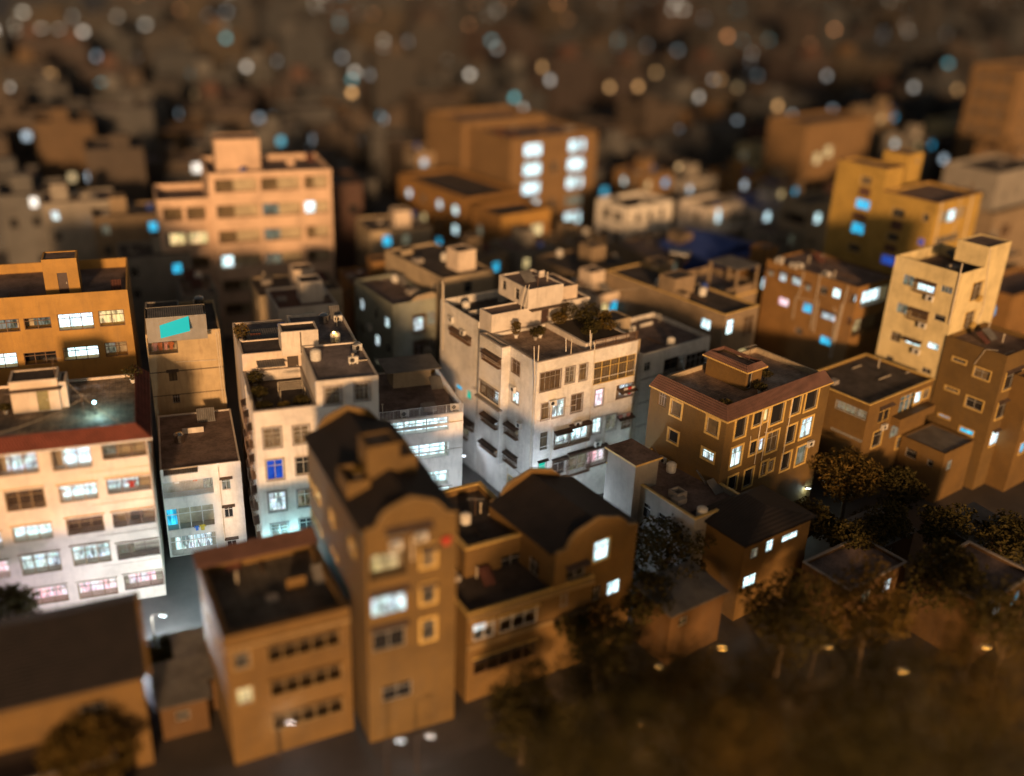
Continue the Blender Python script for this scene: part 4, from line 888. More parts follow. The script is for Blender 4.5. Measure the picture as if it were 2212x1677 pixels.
l2.build(); Blk(Lp, 1.5, 7.5, 3.5, 8, 22.6, 27.2, W_PNK2, R_BRN, par=.1, name='stair_house').build()
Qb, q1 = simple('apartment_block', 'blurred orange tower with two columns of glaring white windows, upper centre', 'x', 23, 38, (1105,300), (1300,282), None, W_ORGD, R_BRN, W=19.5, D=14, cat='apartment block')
for r, row in enumerate(('..','bw','w.','ww','ww','ww')):
    for c_ in range(2): q1.winr('F', 3.0+c_*10, 6.6+c_*10, 3.2+3.3*r, 5.2+3.3*r, {'b':'bright','w':'bright','.':'dim'}[row[c_]])
    q1.winr('F', 14.5 if r % 2 else 9, (14.5 if r % 2 else 9)+1.4, 3.2+3.3*r, 5+3.3*r, 'dark')
q1.build(); clutter(q1,6)
simple('apartment_block', 'blurred orange block with a flat roof, stepping up behind the tower with glaring windows', 'x', 24, 38, (1000,262), (1180,240), None, W_ORGD, R_BRN, W=19, D=12, par=1)[1].build()
Rb, r1 = simple('brick_house', 'blurred brick house whose orange front has a wide lit window, left of the glaring windows', 'x', 16, 40, (1082,467), (1199,452), (1005,447), W_BRICK, R_DARK, cat='house')
r1.winr('F', 2.5, 5.2, 12.0, 13.8, 'bright'); r1.winr('F', 6.0, 8.4, 12.0, 13.8, 'warm'); r1.winr('F', 1, 2.2, 8, 9.6, 'dark'); r1.winr('L', 1, 2.2, 8.6, 10.4, 'cyan'); r1.winr('L', 4.5, 5.7, 12, 13.4, 'dim'); r1.band('F', 14.2, 16.0, .03, W_ORG); r1.build()
Sb, s_ = simple('brick_house', 'blurred red-brown house with five small lit windows, right of the pink-orange block', 'x', 16, 40, (1010,428), (1110,405), (868,375), W_BRICK, R_DARK, cat='house')
grid(s_, 'L', 4, 4, 3, 3.2, 1.2, 1.4, {(3,3):'white',(3,1):'white',(3,0):'bright',(2,2):'warm',(2,0):'bright',(1,1):'cyan'}.items()); s_.build()
V1, v1 = simple('house', 'pale grey house with dark windows on both sides, upper right of centre', 'x', 15, 40, (1358,449), (1454,432), (1279,430), W_WTILE, R_DARK)
grid(v1, 'L', 2, 3, 5.6, 3.3, 1.8, 1.6); grid(v1, 'F', 3, 3, 5.6, 3.3, 1.2, 1.7); v1.pipeuz('F', .2, 1, 14.8); v1.build(); clutter(v1, 6)
V2, v2 = simple('house', 'white house with one lit door and a long pale balcony ledge, behind the blue shed', 'x', 13.5, 40, (1531,449), (1616,437), (1456,434), W_WHITE, R_DARK)
v2.winr('F', 2.4, 3.3, 10.6, 12.8, 'bright', nv=0); v2.winr('F', .9, 1.6, 11, 12.4, 'dim'); v2.winr('L', 2, 3.2, 10.6, 12.2, 'dark'); v2.winr('L', 4.6, 5.6, 10.6, 12.2, 'dark'); v2.winr('F', 6, 7.4, 10.8, 12.2, 'dark')
v2.build(); clutter(v2,5); MB().box(-1.2, V2.W, -1.2, -.003, 8.9, 9.8).build('balcony', W_WHITE, V2.root); MB().box(-1.2, -.003, -.002, 6, 8.9, 9.8).build('balcony', W_WHITE, V2.root)
Xb, xb = simple('house', 'pale yellow house with grey balconies, close behind the left side of the tall yellow house', 'x', 16, 40, (1752,440), (1803,420), (1688,425), W_BEIGE, R_DARK)
xb.winr('F', 2, 3.4, 12.4, 14, 'bright', nv=0); xb.winr('F', 1.6, 2.6, 8.4, 9.9, 'dark'); xb.winr('L', 3, 4, 8.6, 10.4, 'bright', nv=0); xb.winr('F', 3.5, 4.8, 5, 6.8, 'cyan')
xb.balcr('L', .6, 5.2, 12.2, 13.8, 'dark', bars=None); xb.build()
Wb = Bld('blue_shed', 'blue sheet-metal shed standing behind the stainless steel water tank', 13.5, 40, (1535,545), R=(1622,512), L=(1447,508), cat='shed')
wb = Blk(Wb, 0, Wb.W, 0, Wb.D, 0, 12.6, CORR_BLU, CORR_BLU, par=.02); wb.winr('F', 3, 3.9, 11.2, 11.9, 'warm'); wb.build()
mb = MB(); W_, D_ = Wb.W, Wb.D; mb.prism([(-.4,12.5),(W_*.5,13.9),(W_+.4,12.5),(W_+.4,12.4),(W_*.5,13.8),(-.4,12.4)], 'y', -.4, D_+.4); mb.build('roof', CORR_BLU, Wb.root)
DDb, dd = simple('house', 'grey house with narrow dark windows and a flat roof, right of the tall yellow house', 'x', 22, 40, (2161,374), (2230,345), (2036,352), W_GREY, R_DARK)
grid(dd, 'F', 3, 5, 4, 3.3, 1, 1.5, {(4,2):'bright'}.items()); grid(dd, 'L', 3, 5, 4, 3.3, 1, 1.4); dd.build(); clutter(dd,6)
EEb, ee = simple('house', 'greyish tan house with a railed balcony at the right edge, beyond the tall pink tower', 'x', 16, 40, (2150,462), (2260,428), (2112,448), W_TAN, R_DARK)
ee.winr('F', 1, 2, 11.6, 13, 'dim'); ee.winr('F', 3.4, 5.6, 12, 13.6, 'dark', cage=.4); ee.build()
E2b, eb = simple('house', 'red-brown house with one bluish window, right of the tall pink tower', 'x', 12.5, 38, (2190,640), (2300,600), (2120,600), W_BRICK, R_BRN, D=7)
eb.winr('L', 2, 3, 9, 10.4, 'cyan'); eb.build()
AAb, aa = simple('apartment_block', 'blurred orange tower left of the yellow house, with two weak warm windows', 'x', 24, 40, (1745,268), (1841,243), None, W_ORGD, R_DARK, D=9, cat='apartment block')
aa.winr('F', 4, 6, 16, 18, 'warm'); aa.winr('F', 7.5, 9.5, 17, 19, 'warm'); grid(aa, 'F', 4, 3, 3, 3.6, 1.4, 1.7); aa.build()
BBb, bb_ = simple('house', 'blurred tan house with a bluish lit gap to its left, above the tall yellow house', 'x', 17, 40, (2075,270), (2120,250), (2036,258), W_PINK, R_DARK, D=9)
grid(bb_, 'F', 3, 4, 3, 3.4, 1.2, 1.5, {(3,1):'dim',(2,0):'white'}.items()); bb_.build()
CCb, cb_ = simple('apartment_block', 'blurred orange-brown tower rising out of the picture at the upper right edge', 'x', 34, 40, (2207,150), (2280,120), (2172,138), W_ORGD, R_DARK, D=10, cat='apartment block')
grid(cb_, 'F', 4, 9, 3, 3.5, 1.3, 1.6, {(6,1):'dim',(3,0):'warm'}.items()); grid(cb_, 'L', 3, 9, 3, 3.5, 1.3, 1.6); cb_.build()
PKb, pk = simple('house', 'blurred pinkish house with one round cyan light, left of the orange tower', 'x', 15, 40, (1665,325), (1710,318), (1600,312), W_PINK, R_DARK, D=9)
grid(pk, 'L', 3, 4, 3, 3, 1.2, 1.5, {(3,2):'dim'}.items()); pk.winr('F', 1.5, 3, 11, 12.6, 'cyan'); pk.build()
for lab, c0, r0, l0, z, wm, rm, lits in (
    ('low house with a weathered red sheet roof between the pink-orange block and the planted terrace', (600,668), (728,655), (560,625), 14, W_WHITE, CORR_RED, ((3,'dim'),)),
    ('low house with a bright stair hut on its dark roof, below the pink-orange block', (560,640), (735,618), (530,600), 13, W_BEIGE, R_DARK, ((2,'dark'),)),
    ('dark house with a pale stair hut on its roof, behind the curved-parapet house', (958,602), (1075,585), (845,538), 16.5, W_BEIGE, R_DARK, ((3,'dark'),)),
    ('dark flat-roofed house behind the penthouse of the white corner house', (1240,590), (1345,560), (1150,555), 14, W_TAN, R_DARK, ((2,'dark'),)),
    ('dark house with a low tan parapet, left of the stainless steel water tank', (1400,625), (1480,600), (1305,585), 14, W_TAN, R_DARK, ((2,'dark'),)),
    ('dark walled yard roof in front of the pale grey house', (1420,560), (1560,530), (1330,520), 12, W_TAN, R_BRN, ((3,'dim'),)),
    ('grey house with a lit slot window between the blue shed and the brick house', (1640,590), (1700,570), (1600,560), 14.5, W_BRICK, R_BRN, ((1,'bright'),)),
    ('low house with a blue sheet roof above the long balcony ledge', (1640,452), (1700,432), (1578,420), 12.5, W_WHITE, CORR_BLU, ((2,'bright'),(5,'white'))),
    ('grey low house with a dim balcony between the blue shed and the pale yellow house', (1670,505), (1760,480), (1600,490), 11, W_GREY, R_BRN, ((2,'dark'),(5,'bright'))),
    ('dark-roofed low house between the tall yellow house and the right edge', (2100,520), (2220,480), (2040,480), 12, W_TAN, R_BRN, ((2,'dark'),(5,'dim'))),
    ('house with a dark roof and faint windows beside the pink-orange block, left', (395,640), (470,628), (360,600), 12, W_GREY, R_DARK, ((1,'dim'),)),
    ('tan low house with a pale hut, right of the pink-orange block', (800,500), (920,480), (760,470), 13, W_BEIGE, R_DARK, ((2,'cyan'),(5,'dim'))),
    ('dark low house with a red sheet roof, left of the curved-parapet house', (760,615), (860,590), (735,580), 12, W_BRICK, CORR_RED, ((2,'white'),))):
    bl, b = simple('house', lab, 'x', z, 38 if c0[0] > 900 else 24, c0, r0, l0, wm, rm, par=.3)
    if b.y1 < 4: b.y1 = 5
    for u_, l_ in lits: b.winr('F', u_, u_+1.2, z-2.4, z-.9, l_, nv=0)
    b.winr('L', 1.5, 2.5, z-2.6, z-1.2, 'dark'); b.build(); clutter(b, 6)
    if b.x1 > 5:
        Blk(bl, b.x1*.45, b.x1*.45+2.6, 1.8, 4.4, z-.4, z+2.3, W_CREAM if 'hut' in lab else wm, R_DARK, par=.1, name='stair_house').build()

for k_, (px_, py_, z, W_, D_, lab) in enumerate(((395,1475,3.2,3.6,5,'added low sheet-roofed shed squeezed beside the low ochre house'),(345,1530,3.0,3.2,4,'second added low sheet-roofed shed further down the same lane, nearer the bottom'),  # lane sheds are added to cut down the lamplit ground
    (1905,1180,4,5,4,'low shed with a grey sheet roof among the trees on the right'),(2110,1180,4.5,6,4,'low shed with a grey sheet roof under the slot-window house, far right'),(1450,1330,5,6,4,'low shed among the trees right of the black gabled roof'))):
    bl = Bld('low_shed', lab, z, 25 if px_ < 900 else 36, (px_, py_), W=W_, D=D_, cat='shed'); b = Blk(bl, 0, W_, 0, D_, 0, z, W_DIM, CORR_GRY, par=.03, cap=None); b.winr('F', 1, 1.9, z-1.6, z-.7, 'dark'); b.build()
    MB().prism([(-.3,z+.03),(D_+.3,z+.5),(D_+.3,z+.56),(-.3,z+.09)], 'x', -.3, W_+.3).build('roof_sheet', CORR_GRY, bl.root)
HUTS = random.Random(3)
for k_, (px_, py_, z, W_, D_, wm, rm, lab) in enumerate((
    (1010,560,13,7,8,W_TAN,R_DARK,'small dark-roofed house left of the brick house with the orange front'),
    (1120,545,12.5,7,7,W_GREY,R_BRN,'small grey house directly under the brick house with the orange front'),
    (1230,528,12,8,7,W_TAN,R_DARK,'small tan house below the glaring tower, its roof crossed by a pipe'),
    (1290,640,13.5,5,6,W_CREAM,R_DARK,'little pale stair tower behind the roof garden of the corner house'),
    (1560,470,11.5,8,7,W_GREY,R_DARK,'small grey house just below the white house with the lit door'),
    (1680,400,13,8,8,W_TAN,CORR_BLU,'small house with a blue sheet roof left of the yellow house, behind'),
    (1600,380,14,8,8,W_BRICK,R_DARK,'small brick-red house further behind the blue sheet roofs'),
    (1480,390,14,9,8,W_GREY,R_DARK,'small grey house behind the pale grey house with dark windows'),
    (1390,380,15,8,8,W_ORGD,R_BRN,'small dull orange house right of the glaring tower'),
    (2100,430,15,8,7,W_GREY,R_DARK,'small grey house tucked behind the right side of the yellow house'),
    (2160,560,13,7,7,W_TAN,R_BRN,'small tan house between the pink tower and the right edge'),
    (2190,330,20,9,8,W_ORGD,R_DARK,'dull orange house at the right edge, behind the grey house'),
    (1980,300,17,9,8,W_GREY,R_DARK,'grey house beyond the top of the yellow house'),
    (1900,240,20,9,8,W_TAN,R_DARK,'tan house further beyond the yellow house, above it'),
    (830,440,15,9,8,W_GREY,R_DARK,'grey house right of the pink-orange block, behind the pale hut'),
    (900,330,17,10,8,W_TAN,R_DARK,'tan house between the pink-orange block and the orange step block'),
    (260,560,13,9,8,W_GREY,R_DARK,'grey house between the orange ribbon block and the pink-orange block'),
    (200,470,15,10,8,W_TAN,R_DARK,'tan house beyond the roof of the orange ribbon block'),
    (90,440,16,10,8,W_GREY,R_BRN,'grey-brown house beyond the orange ribbon block, near the left edge'))):
    p0 = at(px_, py_, z); th = 38 if px_ > 900 else 24
    if any(abs(p0.x-f_[0]) < .1 for f_ in FOOT): continue
    bl = Bld('small_house', lab, z, th, (px_, py_), W=W_, D=D_, cat='house'); b = Blk(bl, 0, W_, 0, D_, 0, z, wm, rm, par=.35)
    b.winr('F', 1, 2.1, z-2.6, z-1.2, HUTS.choice(('white','dim','dark','warm'))); b.winr('F', W_-2.6, W_-1.4, z-2.6, z-1.2, HUTS.choice(('dark','dark','cyan'))); b.winr('L', 2, 3, z-2.6, z-1.3, 'dark'); b.winr('L', 4.6, 5.6, z-2.6, z-1.3, HUTS.choice(('dark','white')))
    b.winr('F', 1, 2.1, z-5.7, z-4.3, 'dark'); b.build(); clutter(b, 6)
    x_ = HUTS.uniform(.8, W_-3.2); Blk(bl, x_, x_+2.3, 2.6, 5.0, z-.4, z+2.1, wm, R_DARK, par=.08, name='stair_house').build()
# ================================================================ the rest of the city, far out of focus
def facade_mat(name, col, w=3.0, h=3.2):
    m = wall_mat(name, col, 0, .4); nd, ln = m.node_tree.nodes, m.node_tree.links; bs = nd['Principled BSDF']
    src = bs.inputs['Base Color'].links[0].from_socket
    co = nd.new('ShaderNodeTexCoord').outputs['Object']; sx = nd.new('ShaderNodeSeparateXYZ'); ln.new(co, sx.inputs[0])
    ad = nd.new('ShaderNodeMath'); ad.operation = 'ADD'; ln.new(sx.outputs[0], ad.inputs[0]); ln.new(sx.outputs[1], ad.inputs[1])
    cb = nd.new('ShaderNodeCombineXYZ'); ln.new(ad.outputs[0], cb.inputs[0]); ln.new(sx.outputs[2], cb.inputs[1])
    br = nd.new('ShaderNodeTexBrick'); br.offset = 0; ln.new(cb.outputs[0], br.inputs['Vector']); br.inputs['Scale'].default_value = 1
    br.inputs['Brick Width'].default_value = w; br.inputs['Row Height'].default_value = h; br.inputs['Mortar Size'].default_value = .75; br.inputs['Mortar Smooth'].default_value = 0
    ln.new(mixc(nd, ln, br.outputs['Fac'], (.03,.03,.03), src), bs.inputs['Base Color'])
    return m
FW = [('grey', wall_mat('wall_far_grey', (.060,.062,.066), 0, .5), facade_mat('facade_grey', (.030,.035,.042))), ('brown', wall_mat('wall_far_brown', (.06,.046,.036), 0, .5), facade_mat('facade_brown', (.030,.028,.028))),  # far walls darkened and greyed to stand for lamplight not reaching them
      ('reddish', wall_mat('wall_far_red', (.075,.038,.028), 0, .5), facade_mat('facade_red', (.038,.026,.024))), ('ochre', wall_mat('wall_far_ochre', (.10,.062,.03), 0, .5), facade_mat('facade_ochre', (.045,.033,.02))),
      ('pale', wall_mat('wall_far_pale', (.10,.10,.10), 0, .5), facade_mat('facade_pale', (.045,.05,.054)))]
def pl(name, c, s): return em_mat(name, c, s)
EW = {'white': [pl('far_light_white_%d' % i, (.72,.88,1), s) for i, s in enumerate((.95, .8, 3.0))], 'warm': [pl('far_light_warm_%d' % i, (1,.72,.36), s) for i, s in enumerate((.8, .7, 2.0))],
      'cyan': [pl('far_light_cyan_%d' % i, (.12,.62,.9), s) for i, s in enumerate((.8, .7, 2.0))], 'dark': [G_DARK]*3}
UNIT = {}
def unit(kind, zone):
    if (kind, zone) not in UNIT:
        m = MB().box(-.5,.5,-.04,.02,0,1); me = bpy.data.meshes.new('window'); me.from_pydata(m.v, [], m.f); me.materials.append(EW[kind][zone]); UNIT[(kind, zone)] = me
    return UNIT[(kind, zone)]
def overlap(x, y, r):
    for (ox, oy, t, W, D) in FOOT:
        dx, dy = x-ox, y-oy; u = dx*math.cos(t)+dy*math.sin(t); v_ = -dx*math.sin(t)+dy*math.cos(t)
        if -r < u < W+r and -r < v_ < D+r: return True
    return False
rng = random.Random(5)
WHERE_X = ['at the left edge', 'left of the pink-orange block', 'by the pink-orange block', 'right of the pink-orange block', 'left of the glaring tower', 'by the glaring tower', 'right of the glaring tower', 'left of the yellow house', 'by the yellow house', 'at the right edge']
NF = 0; SEEN = set()
def far_house(x, y, zone):
    global NF
    th = math.radians((24 if x < -10 else 39)+rng.uniform(-4, 4))
    if zone == 0: W, D, Hh = rng.uniform(9, 13), rng.uniform(9, 12), rng.choice((9, 11.5, 13, 13, 14.5, 16, 19))
    elif zone == 1: W, D, Hh = rng.uniform(11, 17), rng.uniform(9, 13), rng.choice((11, 13, 13, 16, 16, 19, 24))
    else: W, D, Hh = rng.uniform(38, 60), rng.uniform(16, 22), rng.choice((24, 32, 40, 48, 55))
    if y < 150: Hh = rng.choice((7.5, 9, 10.5, 12))
    X, Y, Z = proj((x, y, Hh*.7))
    tone, m0, m1 = FW[rng.choices(range(5), (30, 26, 16, 14, 14))[0]]
    # keep the dim park at the upper left corner open
    if X < 250 and Y < 70: return
    root = empty('far_house' if zone == 0 else ('far_block' if zone == 1 else 'far_tower_block'), (x, y, 0), th)
    hw, hd = W/2, D/2; zr = Hh-.7
    mb = MB(); P = [(-hw,-hd),(hw,-hd),(hw,hd),(-hw,hd)]; p = .25; Q = [(-hw+p,-hd+p),(hw-p,-hd+p),(hw-p,hd-p),(-hw+p,hd-p)]
    for i in range(4):
        j = (i+1) % 4
        mb.quad((*P[i],0),(*P[j],0),(*P[j],Hh),(*P[i],Hh)); mb.quad((*P[i],Hh),(*P[j],Hh),(*Q[j],Hh),(*Q[i],Hh)); mb.quad((*Q[i],Hh),(*Q[j],Hh),(*Q[j],zr),(*Q[i],zr))
    mb.build('wall', m0 if zone == 0 else m1, root)
    MB().box(Q[0][0], Q[2][0], Q[0][1], Q[2][1], zr-.2, zr).build('roof', R_DARK if rng.random() < .75 else R_BRN, root)
    hutw = ''
    if rng.random() < .65:
        hutw = ' with roof hut'; a, b = rng.uniform(-hw+1, hw-5), rng.uniform(-hd+1, hd-4); k_ = (1, 1.3, 2)[zone]
        MB().box(a, a+3*k_, b, b+2.8*k_, zr, zr+2.8*k_).build('stair_hut', m0, root)
    nl = 0
    fl = int(Hh/3.2); nc = max(2, int(W/3.2))
    cells = [('F', c_, r) for c_ in range(nc) for r in range(fl)] + [('L', c_, r) for c_ in range(max(2, int(D/3.2))) for r in range(fl)]
    rng.shuffle(cells)
    nwin = (rng.randint(6, 10), rng.randint(5, 9), rng.randint(7, 13))[zone]; nlit = (rng.randint(0, 3), rng.randint(1, 5), nwin)[zone]
    for i, (f_, c_, r) in enumerate(cells[:nwin]):
        kind = rng.choices(('white','warm','cyan'), (66, 22, 12))[0] if i < nlit else 'dark'
        o = bpy.data.objects.new('window', unit(kind, zone)); C.objects.link(o); o.parent = root
        s_ = (1.3, 1.4, 2.2)[zone]*rng.uniform(.8, 1.3)
        n_ = nc if f_ == 'F' else max(2, int(D/3.2)); ln_ = W if f_ == 'F' else D; u_ = -ln_/2+ln_*(c_+.5)/n_
        o.location = (u_, -hd-.001, r*3.2+1.3) if f_ == 'F' else (-hw-.001, -u_, r*3.2+1.3)
        if f_ == 'L': o.rotation_euler = (0, 0, -PI/2)
        o.scale = (s_, 1, 1.5 if zone < 2 else 2.2); nl += kind != 'dark'
    NF += 1
    size = 'tall' if Hh > 15.5 else 'low' if Hh < 11.2 else 'mid-height'
    nlw = ('no lit window', 'one lit window', 'two lit windows', 'three lit windows')[nl] if nl < 4 else 'scattered lights'
    dist = ('midway', 'far', '')[zone]
    root['label'] = f"{size} {tone} house{hutw}, {nlw}, {dist} {WHERE_X[min(9, max(0, int(X/221.3)))]}"
    if root['label'] in SEEN: root['label'] = ('wide ' if W > 12.5 else 'narrow ')+root['label']
    if root['label'] in SEEN: root['label'] = root['label'].replace(' house', ' flat-fronted house', 1)
    SEEN.add(root['label'])
    root['category'] = 'building'; root['group'] = 'blurred houses of the far city'
    FOOT.append((x-hw*math.cos(th)+hd*math.sin(th), y-hw*math.sin(th)-hd*math.cos(th), th, W, D))
def guarded(x, y, Hh=14):
    """would a filler here stand in front of a measured house?"""
    X, Y, Z = proj((x, y, Hh)); 
    return any(gx0 < X < gx1 and gy0 < Y < gy1 and Z < gz for gx0, gx1, gy0, gy1, gz in GUARD)
GUARD = [(330,760,330,700,150),(880,1330,230,560,160),(1260,1640,400,560,170),(1640,2120,300,560,175),(0,330,480,1000,100),(1440,1640,470,570,140),(1690,1850,230,420,185),(2010,2212,330,520,150)]
ca, sa = math.cos(math.radians(38)), math.sin(math.radians(38))
def lattice(z0, z1, sp):
    pts = []; n_ = int(z1*1.3/sp)
    for i in range(-n_, n_):
        for j in range(-n_, n_):
            a = (i+rng.uniform(-.14, .14))*sp; b = (j+rng.uniform(-.14, .14))*sp
            x, y = a*ca-b*sa, a*sa+b*ca+z0*.8
            if z0 <= y < z1 and abs(x) < y*.60+12: pts.append((x, y))
    pts.sort(key=lambda p_: p_[1]); return pts
for zone, (z0, z1, sp) in enumerate(((98, 262, 14.5), (262, 400, 21))):
    for x, y in lattice(z0, z1, sp):
        X, Y, Z = proj((x, y, 8))
        if not (-60 < X < 2290 and Y > -160): continue
        if overlap(x, y, (6.6, 9.5)[zone]) or guarded(x, y): continue
        far_house(x, y, zone)
# everything beyond: more houses than anyone could count, as one mass
vs_, fs_, ms_ = [], [], []
def bx(cx, cy, t, x0, x1, y0, y1, z0, z1, mi, topm=None):
    n = len(vs_); c_, s_ = math.cos(t), math.sin(t)
    for (x, y, z) in ((x0,y0,z0),(x1,y0,z0),(x1,y1,z0),(x0,y1,z0),(x0,y0,z1),(x1,y0,z1),(x1,y1,z1),(x0,y1,z1)): vs_.append((cx+x*c_-y*s_, cy+x*s_+y*c_, z))
    for f_, m_ in (((n+4,n+5,n+6,n+7), topm if topm is not None else mi), ((n,n+1,n+5,n+4), mi), ((n+1,n+2,n+6,n+5), mi), ((n+2,n+3,n+7,n+6), mi), ((n+3,n,n+4,n+7), mi)): fs_.append(f_); ms_.append(m_)
for x, y in lattice(400, 1500, 22):
    X, Y, Z = proj((x, y, 8))
    if not (-60 < X < 2290 and Y > -160) or (X < 260 and Y < 60) : continue
    t = math.radians((24 if x < -40 else 39)+rng.uniform(-8, 8)); W, D = rng.uniform(10, 17), rng.uniform(9, 13); Hh = rng.choice((9,12,12,15,15,18,22)) if rng.random() < .96 else rng.uniform(26, 34)
    mi = rng.choices(range(5), (30,26,16,14,14))[0]
    bx(x, y, t, -W/2, W/2, -D/2, D/2, 0, Hh, mi, 5)
    if rng.random() < .6: a, b = rng.uniform(-W/2, W/2-4), rng.uniform(-D/2, D/2-4); bx(x, y, t, a, a+3.5, b, b+3.5, Hh, Hh+2.8, mi, 5)
    # lit rooms stacked on stairwells and strung along a storey
    if rng.random() < .85:
        kind = 6+rng.choices(range(3), (62, 26, 12))[0]
        if rng.random() < .4:
            u = rng.uniform(-W/2+2, W/2-2)
            for r in range(1, min(5, int(Hh/3.2))): bx(x, y, t, u-.6, u+.6, -D/2-.06, -D/2-.01, r*3.2+.8, r*3.2+2.1, kind)
        else:
            for _ in range(rng.randint(1, 4)):
                u = rng.uniform(-W/2+1.5, W/2-1.5); r = rng.randint(1, max(1, int(Hh/3.2)-1)); w_ = rng.uniform(.5, 1.3); bx(x, y, t, u-w_, u+w_, -D/2-.06-.01*_, -D/2-.01, r*3.2+.8, r*3.2+2.2, kind if rng.random() < .7 else 6)
me = bpy.data.meshes.new('distant_houses'); me.from_pydata(vs_, [], fs_)
for m_ in [f_[2] for f_ in FW] + [R_DARK, em_mat('far_room_white', (.66,.80,.86), .8), em_mat('far_room_warm', (1,.55,.28), .7), em_mat('far_room_cyan', (.15,.5,.7), .8)]: me.materials.append(m_)
me.polygons.foreach_set('material_index', ms_)
do = bpy.data.objects.new('distant_houses', me); C.objects.link(do); tag(do, 'carpet of small dim houses melting into blur toward the top of the picture', 'distant houses', kind='stuff')
# ================================================================ trees, lamps, things on the roofs
def leaves(mb, c, r, n, s, rg):
    for _ in range(n):
        while True:
            d = Vector((rg.uniform(-1,1), rg.uniform(-1,1), rg.uniform(-1,1)))
            if .25 < d.length < 1: break
        p = Vector(c)+Vector((d.x*r[0], d.y*r[1], d.z*r[2])); u = Vector((rg.gauss(0,1), rg.gauss(0,1), rg.gauss(0,.6))).normalized(); v = u.cross(Vector((rg.gauss(0,1), rg.gauss(0,1), rg.gauss(0,1)))).normalized()
        a = s*rg.uniform(.6,1.3); mb.quad(p-u*a, p-v*a*.45, p+u*a, p+v*a*.45)
def tree(label, x, y, h, r, seed, n=2600, group='trees among the houses', leaf=None, s=.22):
    rg = random.Random(seed); root = empty('tree', (x, y, 0), label=label, cat='tree', group=group)
    tb = MB(); tb.tube([(0,0,0),(rg.uniform(-.2,.2),rg.uniform(-.2,.2),h*.3),(rg.uniform(-.4,.4),rg.uniform(-.4,.4),h*.62)], .28, 8, .14)
    lobes = []
    for i in range(9):
        a = 2*PI*i/9+rg.uniform(-.3,.3); rr = r*rg.uniform(.25,.72); z = h*rg.uniform(.55,.88)
        c = (rr*math.cos(a), rr*math.sin(a), z); lobes.append(c)
        tb.tube([(0,0,h*.35),(c[0]*.5,c[1]*.5,(h*.4+z)/2),c], .10, 5, .03)
    tb.build('trunk', BARK, root)
    cb = MB(); leaves(cb, (0,0,h*.82), (r*.6,r*.6,h*.17), n//6, s, rg)
    for c in lobes: leaves(cb, c, (r*rg.uniform(.32,.5), r*rg.uniform(.32,.5), h*rg.uniform(.10,.17)), n//10, s, rg)
    cb.build('crown', leaf or LEAF, root); return root
for i, (lab, px, py, zc, h, r, lf) in enumerate((
    ('large dark tree between the black gabled roof and the little cottage, lower right of centre', 1440, 1200, 5, 8.0, 4.6, LEAF),
    ('dark tree touching the front of the black gabled house, lower right', 1400, 1300, 4, 6.5, 3.2, LEAF),
    ('bushy tree in front of the house with the bright yellow roof coping', 1835, 1045, 5, 8.2, 4.3, LEAF2),
    ('dark tree before the small ochre house with the slot window', 1905, 1140, 4, 6.5, 3.4, LEAF),
    ('tree beside the little cottage with white eave lights', 1840, 1170, 4, 6.0, 3.2, LEAF),
    ('round leafy tree at the left edge, in front of the lowest balconies', 5, 1320, 5, 7.2, 3.0, LEAF),
    ('added dark spreading tree in the lower right, nearest the little hip-roofed house', 1700, 1330, 6, 9, 4.8, LEAF),  # lower right and bottom trees are added to darken and shade the front
    ('added orange-tinged dark tree right of the lower right centre', 1880, 1330, 6, 9.5, 4.6, LEAF2),
    ('added dark tree under the house with the slot window, right side', 2040, 1250, 6, 9, 4.2, LEAF),
    ('added tall dark tree nearest the right edge', 2190, 1330, 8, 11, 4.8, LEAF),
    ('added blurred tall tree at the bottom, just right of centre', 1330, 1500, 9, 13, 4.6, LEAF),
    ('added blurred tall tree with a faint amber side, bottom right of centre', 1500, 1500, 11, 15, 5.0, LEAF2),
    ('added wide blurred tree in the middle of the bottom right quarter', 1690, 1510, 12, 16, 5.2, LEAF2),
    ('added wide blurred tree toward the right of the bottom right quarter', 1900, 1500, 13, 17, 5.2, LEAF),
    ('added blurred tall tree at the right edge, low', 2120, 1490, 13, 17, 5.0, LEAF2),
    ('added blurred tree on the bottom edge, right of centre', 1440, 1660, 14, 18, 4.8, LEAF),
    ('added blurred tree on the bottom edge, between centre and right corner', 1640, 1680, 16, 20, 5.0, LEAF2),
    ('added blurred tree on the bottom edge near the right corner', 1860, 1680, 17, 21, 5.2, LEAF),
    ('added blurred tree in the bottom right corner', 2090, 1680, 17, 21, 5.2, LEAF),
    ('added blurred tree on the bottom edge in the centre', 1240, 1670, 12, 16, 4.4, LEAF),
    ('added low blurred tree before the flat-roofed house with lit balcony glass', 1130, 1530, 5, 7.5, 3.6, LEAF),
    ('added low blurred tree at the right foot of the wide black gabled house', 1290, 1400, 4, 6.5, 3.4, LEAF),
    ('dark tree hard against the wall of the yellow-coped house, right of the bushy tree', 1935, 1065, 4, 6.5, 3.2, LEAF),
    ('dark tree in the gap right of the little hip-roofed house', 1745, 1130, 4, 6.5, 3.2, LEAF),
    ('dark tree below the small ochre house with the slot window', 2035, 1150, 4, 6.5, 3.2, LEAF),
    ('dark tree at the right edge under the brown house with square windows', 2170, 1180, 4, 7, 3.6, LEAF),
    ('small tree beside the lower left shed', 190, 1640, 4, 7, 3.4, LEAF2),
    ('small dark bush left of the yellow low house with the walled roof', 345, 1420, 2, 3.6, 2.2, LEAF))):
    p_ = at(px, py, zc); tree(lab, p_.x, p_.y, h, r, 100+i, leaf=lf)
